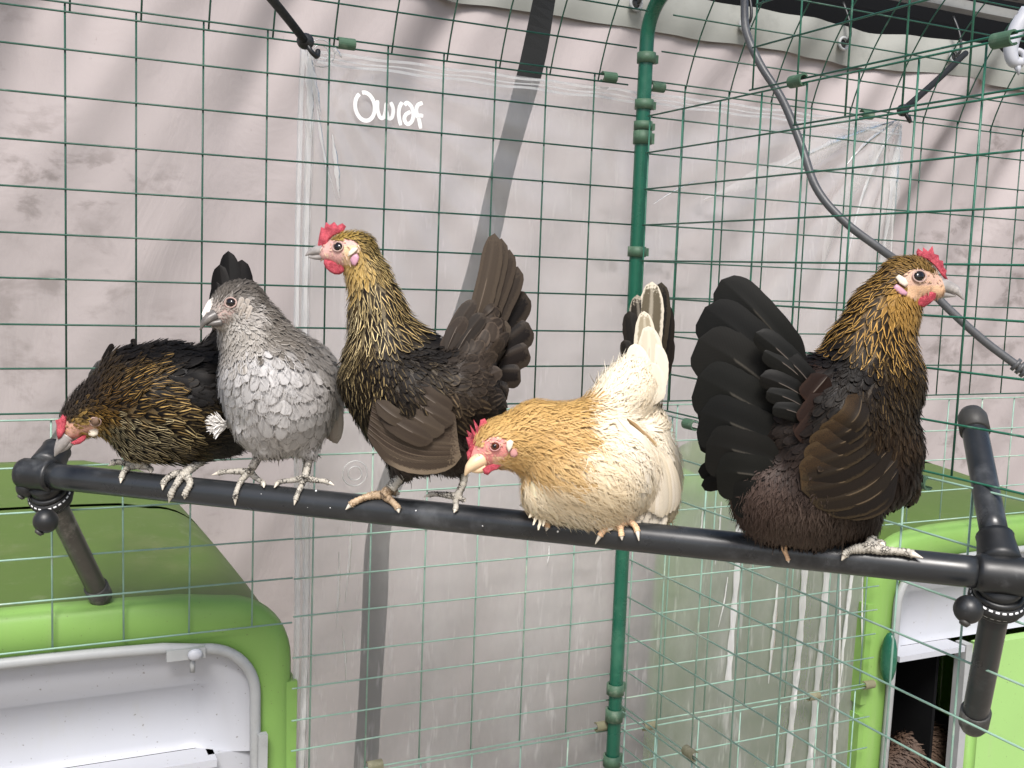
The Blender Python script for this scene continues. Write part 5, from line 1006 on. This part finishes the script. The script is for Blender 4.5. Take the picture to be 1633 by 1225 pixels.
h5.body(lambda P: np.where(P[:, 1:2] > 455, lin('d2ab88'), lin('c4a08c'))); h5.plumage(dens=2.6, seed=51); h5.face(('c8a488', 'dcc09c')); h5.strands(7000, 13, 1.4, 53, lambda P: P[:, 1] > 570, .10); h5.fluff(lambda P: (P[:, 1] > 775) & (P[:, 0] < 1400), (20, 3.2, .8), seed=52, dens=2.6, lift=(.5, .34))
h5.beak([(1500, 455, -4), (1512, 457, -4), (1526, 464, -4), (1537, 478, -4)], [11.5, 10, 7, 1], M_beak_grey, [(1496, 468, -4), (1510, 470, -4), (1524, 472, -4)], [7, 5, 1.5])
h5.eye(1465, 441, 9.6, M_lid)
h5.slab('comb', [(1461, 402), (1464, 396), (1471, 402), (1472, 394), (1480, 401), (1487, 392), (1490, 405), (1497, 407), (1498, 415), (1504, 416), (1505, 426), (1510, 432), (1508, 438), (1512, 446), (1505, 444), (1498, 434), (1490, 424), (1480, 416), (1470, 411), (1462, 409)], (1489, 415), 4.5, lambda x, y: -6, M_flesh)
h5.slab('wattle', [(1454, 474), (1462, 470), (1474, 466), (1486, 464), (1493, 468), (1492, 476), (1484, 484), (1474, 490), (1464, 488), (1456, 481)], (1474, 477), 5, lambda x, y: 12, M_flesh)
h5.slab('wattle', [(1454, 474), (1474, 466), (1493, 468), (1484, 484), (1474, 490), (1456, 481)], (1474, 477), 4, lambda x, y: -18, M_flesh)
h5.slab('ear_lobe', [(1424, 458), (1430, 453), (1440, 460), (1448, 467), (1445, 472), (1436, 470), (1428, 464)], (1437, 463), 4, lambda x, y: h5.sdf.front(1437, 463) + 1, M_lobe)
h5.slab('ear_tuft', [(1428, 442), (1434, 438), (1444, 444), (1449, 452), (1444, 458), (1434, 452)], (1438, 448), 3.5, lambda x, y: h5.sdf.front(1438, 448) + 1.5, M_tuft)
# tail fan, back layer first
TF = [((1262, 640), (1120, 535), 44, -20), ((1258, 670), (1112, 600), 44, -22), ((1252, 690), (1112, 660), 44, -20), ((1245, 720), (1113, 705), 40, -16), ((1240, 750), (1113, 752), 34, -12), ((1240, 765), (1118, 774), 28, -6),
      ((1284, 600), (1150, 446), 74, 14), ((1272, 630), (1124, 490), 92, 20), ((1266, 655), (1114, 540), 98, 26), ((1260, 685), (1113, 600), 100, 32), ((1254, 715), (1117, 657), 96, 38), ((1248, 742), (1126, 708), 88, 44), ((1244, 765), (1142, 752), 78, 50), ((1242, 790), (1165, 795), 60, 54)]
for i, (a, b, wd, dd) in enumerate(TF):
    h5.quill('tail_feather', (*a, dd + 22), (*b, dd), wd, '0e0c0b' if i < 6 else ['12120f', '0f0f0d', '151411'][i % 3], '201f1b', (.06, .12, 0), bow=10 if i < 9 else 4, dbow=10, tilt=.16, side=.85, shaft='47433c' if i > 6 else '3a362f', cup=.03, tipshape=2.9, notch=.04)
for i, (a, b, wd) in enumerate([((1290, 610), (1205, 530), 40), ((1295, 620), (1218, 560), 38), ((1292, 640), (1212, 600), 36), ((1290, 655), (1222, 625), 34), ((1292, 670), (1232, 650), 32), ((1305, 630), (1240, 560), 36)]):
    h5.quill('tail_covert', (*a, 78), (*b, 84), wd, ['11110f', '151513', '100f0d'][i % 3], '24231f', (.1, .2, 0), tilt=.1, dbow=6, bow=5)
for a, b, wd in (((1320, 600), (1285, 640), 46), ((1318, 630), (1282, 680), 46), ((1312, 660), (1276, 705), 40)): h5.quill('saddle_feather', (*a, 92), (*b, 90), wd, '20140f', '38261c', (.15, .3, .5), tilt=.1, cup=.05)
# folded wing: broad secondaries with stippled outer vanes
def m_stip():
    m = M_feather.copy(); m.name = 'feather_stippled'; n = m.node_tree.nodes; l = m.node_tree.links; b = n['Principled BSDF']
    src = b.inputs['Base Color'].links[0].from_socket; nz = n.new('ShaderNodeTexNoise'); nz.inputs['Scale'].default_value = 520; nz.inputs['Detail'].default_value = 2
    rp = n.new('ShaderNodeMapRange'); rp.inputs[1].default_value = .5; rp.inputs[2].default_value = .6; l.new(nz.outputs[0], rp.inputs[0])
    mx = n.new('ShaderNodeMix'); mx.data_type = 'RGBA'; mx.inputs[7].default_value = V4(lin('553f24')); l.new(src, mx.inputs[6])
    uv = n.new('ShaderNodeUVMap'); sp_ = n.new('ShaderNodeSeparateXYZ'); l.new(uv.outputs[0], sp_.inputs[0]); r2 = n.new('ShaderNodeMapRange'); r2.inputs[1].default_value = .1; r2.inputs[2].default_value = .5; r2.inputs[4].default_value = .75; l.new(sp_.outputs[0], r2.inputs[0])
    mu = n.new('ShaderNodeMath'); mu.operation = 'MULTIPLY'; l.new(rp.outputs[0], mu.inputs[0]); l.new(r2.outputs[0], mu.inputs[1]); l.new(mu.outputs[0], mx.inputs[0]); l.new(mx.outputs[2], b.inputs['Base Color']); return m
M_stip = m_stip()
for i, (a, b, wd, st2) in enumerate([((1430, 762), (1330, 814), 38, 0), ((1432, 750), (1312, 812), 42, 0), ((1430, 732), (1292, 800), 46, 0), ((1424, 710), (1278, 782), 50, 1), ((1416, 688), (1277, 764), 50, 1), ((1406, 668), (1286, 742), 48, 1), ((1396, 652), (1296, 722), 46, 1), ((1384, 640), (1314, 704), 42, 1), ((1374, 630), (1332, 690), 38, 1)]):
    o = h5.quill('wing_feather', (*a, 58 + i * 5), (*b, 92 + i * 2.5), wd * 1.25, ['1d1712', '191410', '201a14'][i % 3], '463a28', (.15, .45, .5), bow=-20 + i, dbow=18, tilt=.10, side=1.2, shaft='5c4e3c', cup=.03)
    if st2: o.data.materials[0] = M_stip
h5.foot([(1385, 850, 4), (1390, 862, 4), (1385, 874, 6)], [[(1362, 876), (1350, 882), (1342, 894)], [(1412, 878), (1445, 881), (1472, 890)], [(1400, 866), (1412, 872)]], M_leg_grey, r=9.5)
h5.foot([(1255, 860, 6), (1252, 868, 6), (1250, 874, 4)], [[(1252, 880), (1256, 890), (1258, 898)]], M_leg_pink, r=5)

# ================================================================ the hen inside the right coop
h6 = Hen('hen', 'brown fluffy hen inside the dark coop doorway, only its back showing', 1480,
  [[(1470, 1215, 0, 62), (1450, 1260, 0, 80), (1500, 1290, 0, 70)], [(1420, 1240, 30, 40), (1390, 1230, 40, 24)], [(1540, 1260, -20, 40)]],
  [g((1440, 1180, 30), (.6, .7, 0), (22, 6, .6), '4a3a30', '7d6a5c', (.3, .3, 0)), g((1490, 1180, 30), (.7, .6, 0), (24, 7, .6), '4f3f35', '82705f', (.3, .3, 0)), g((1510, 1220, 30), (.6, .8, 0), (26, 8, .6), '3f322a', '6e5d50', (.3, .3, 0)), g((1450, 1250, 60), (.4, .9, 0), (26, 9, .5), '45372e', '75645a', (.3, .3, 0))],
  group='hen in the coop', t=float(2.5), anchor=at(1480, 1290, 2.5))
h6.body(); h6.plumage(dens=2.2, seed=61, lift=(.6, .12)); h6.fluff(lambda P: P[:, 1] < 1300, (20, 3, .8), dens=1.6, seed=62)
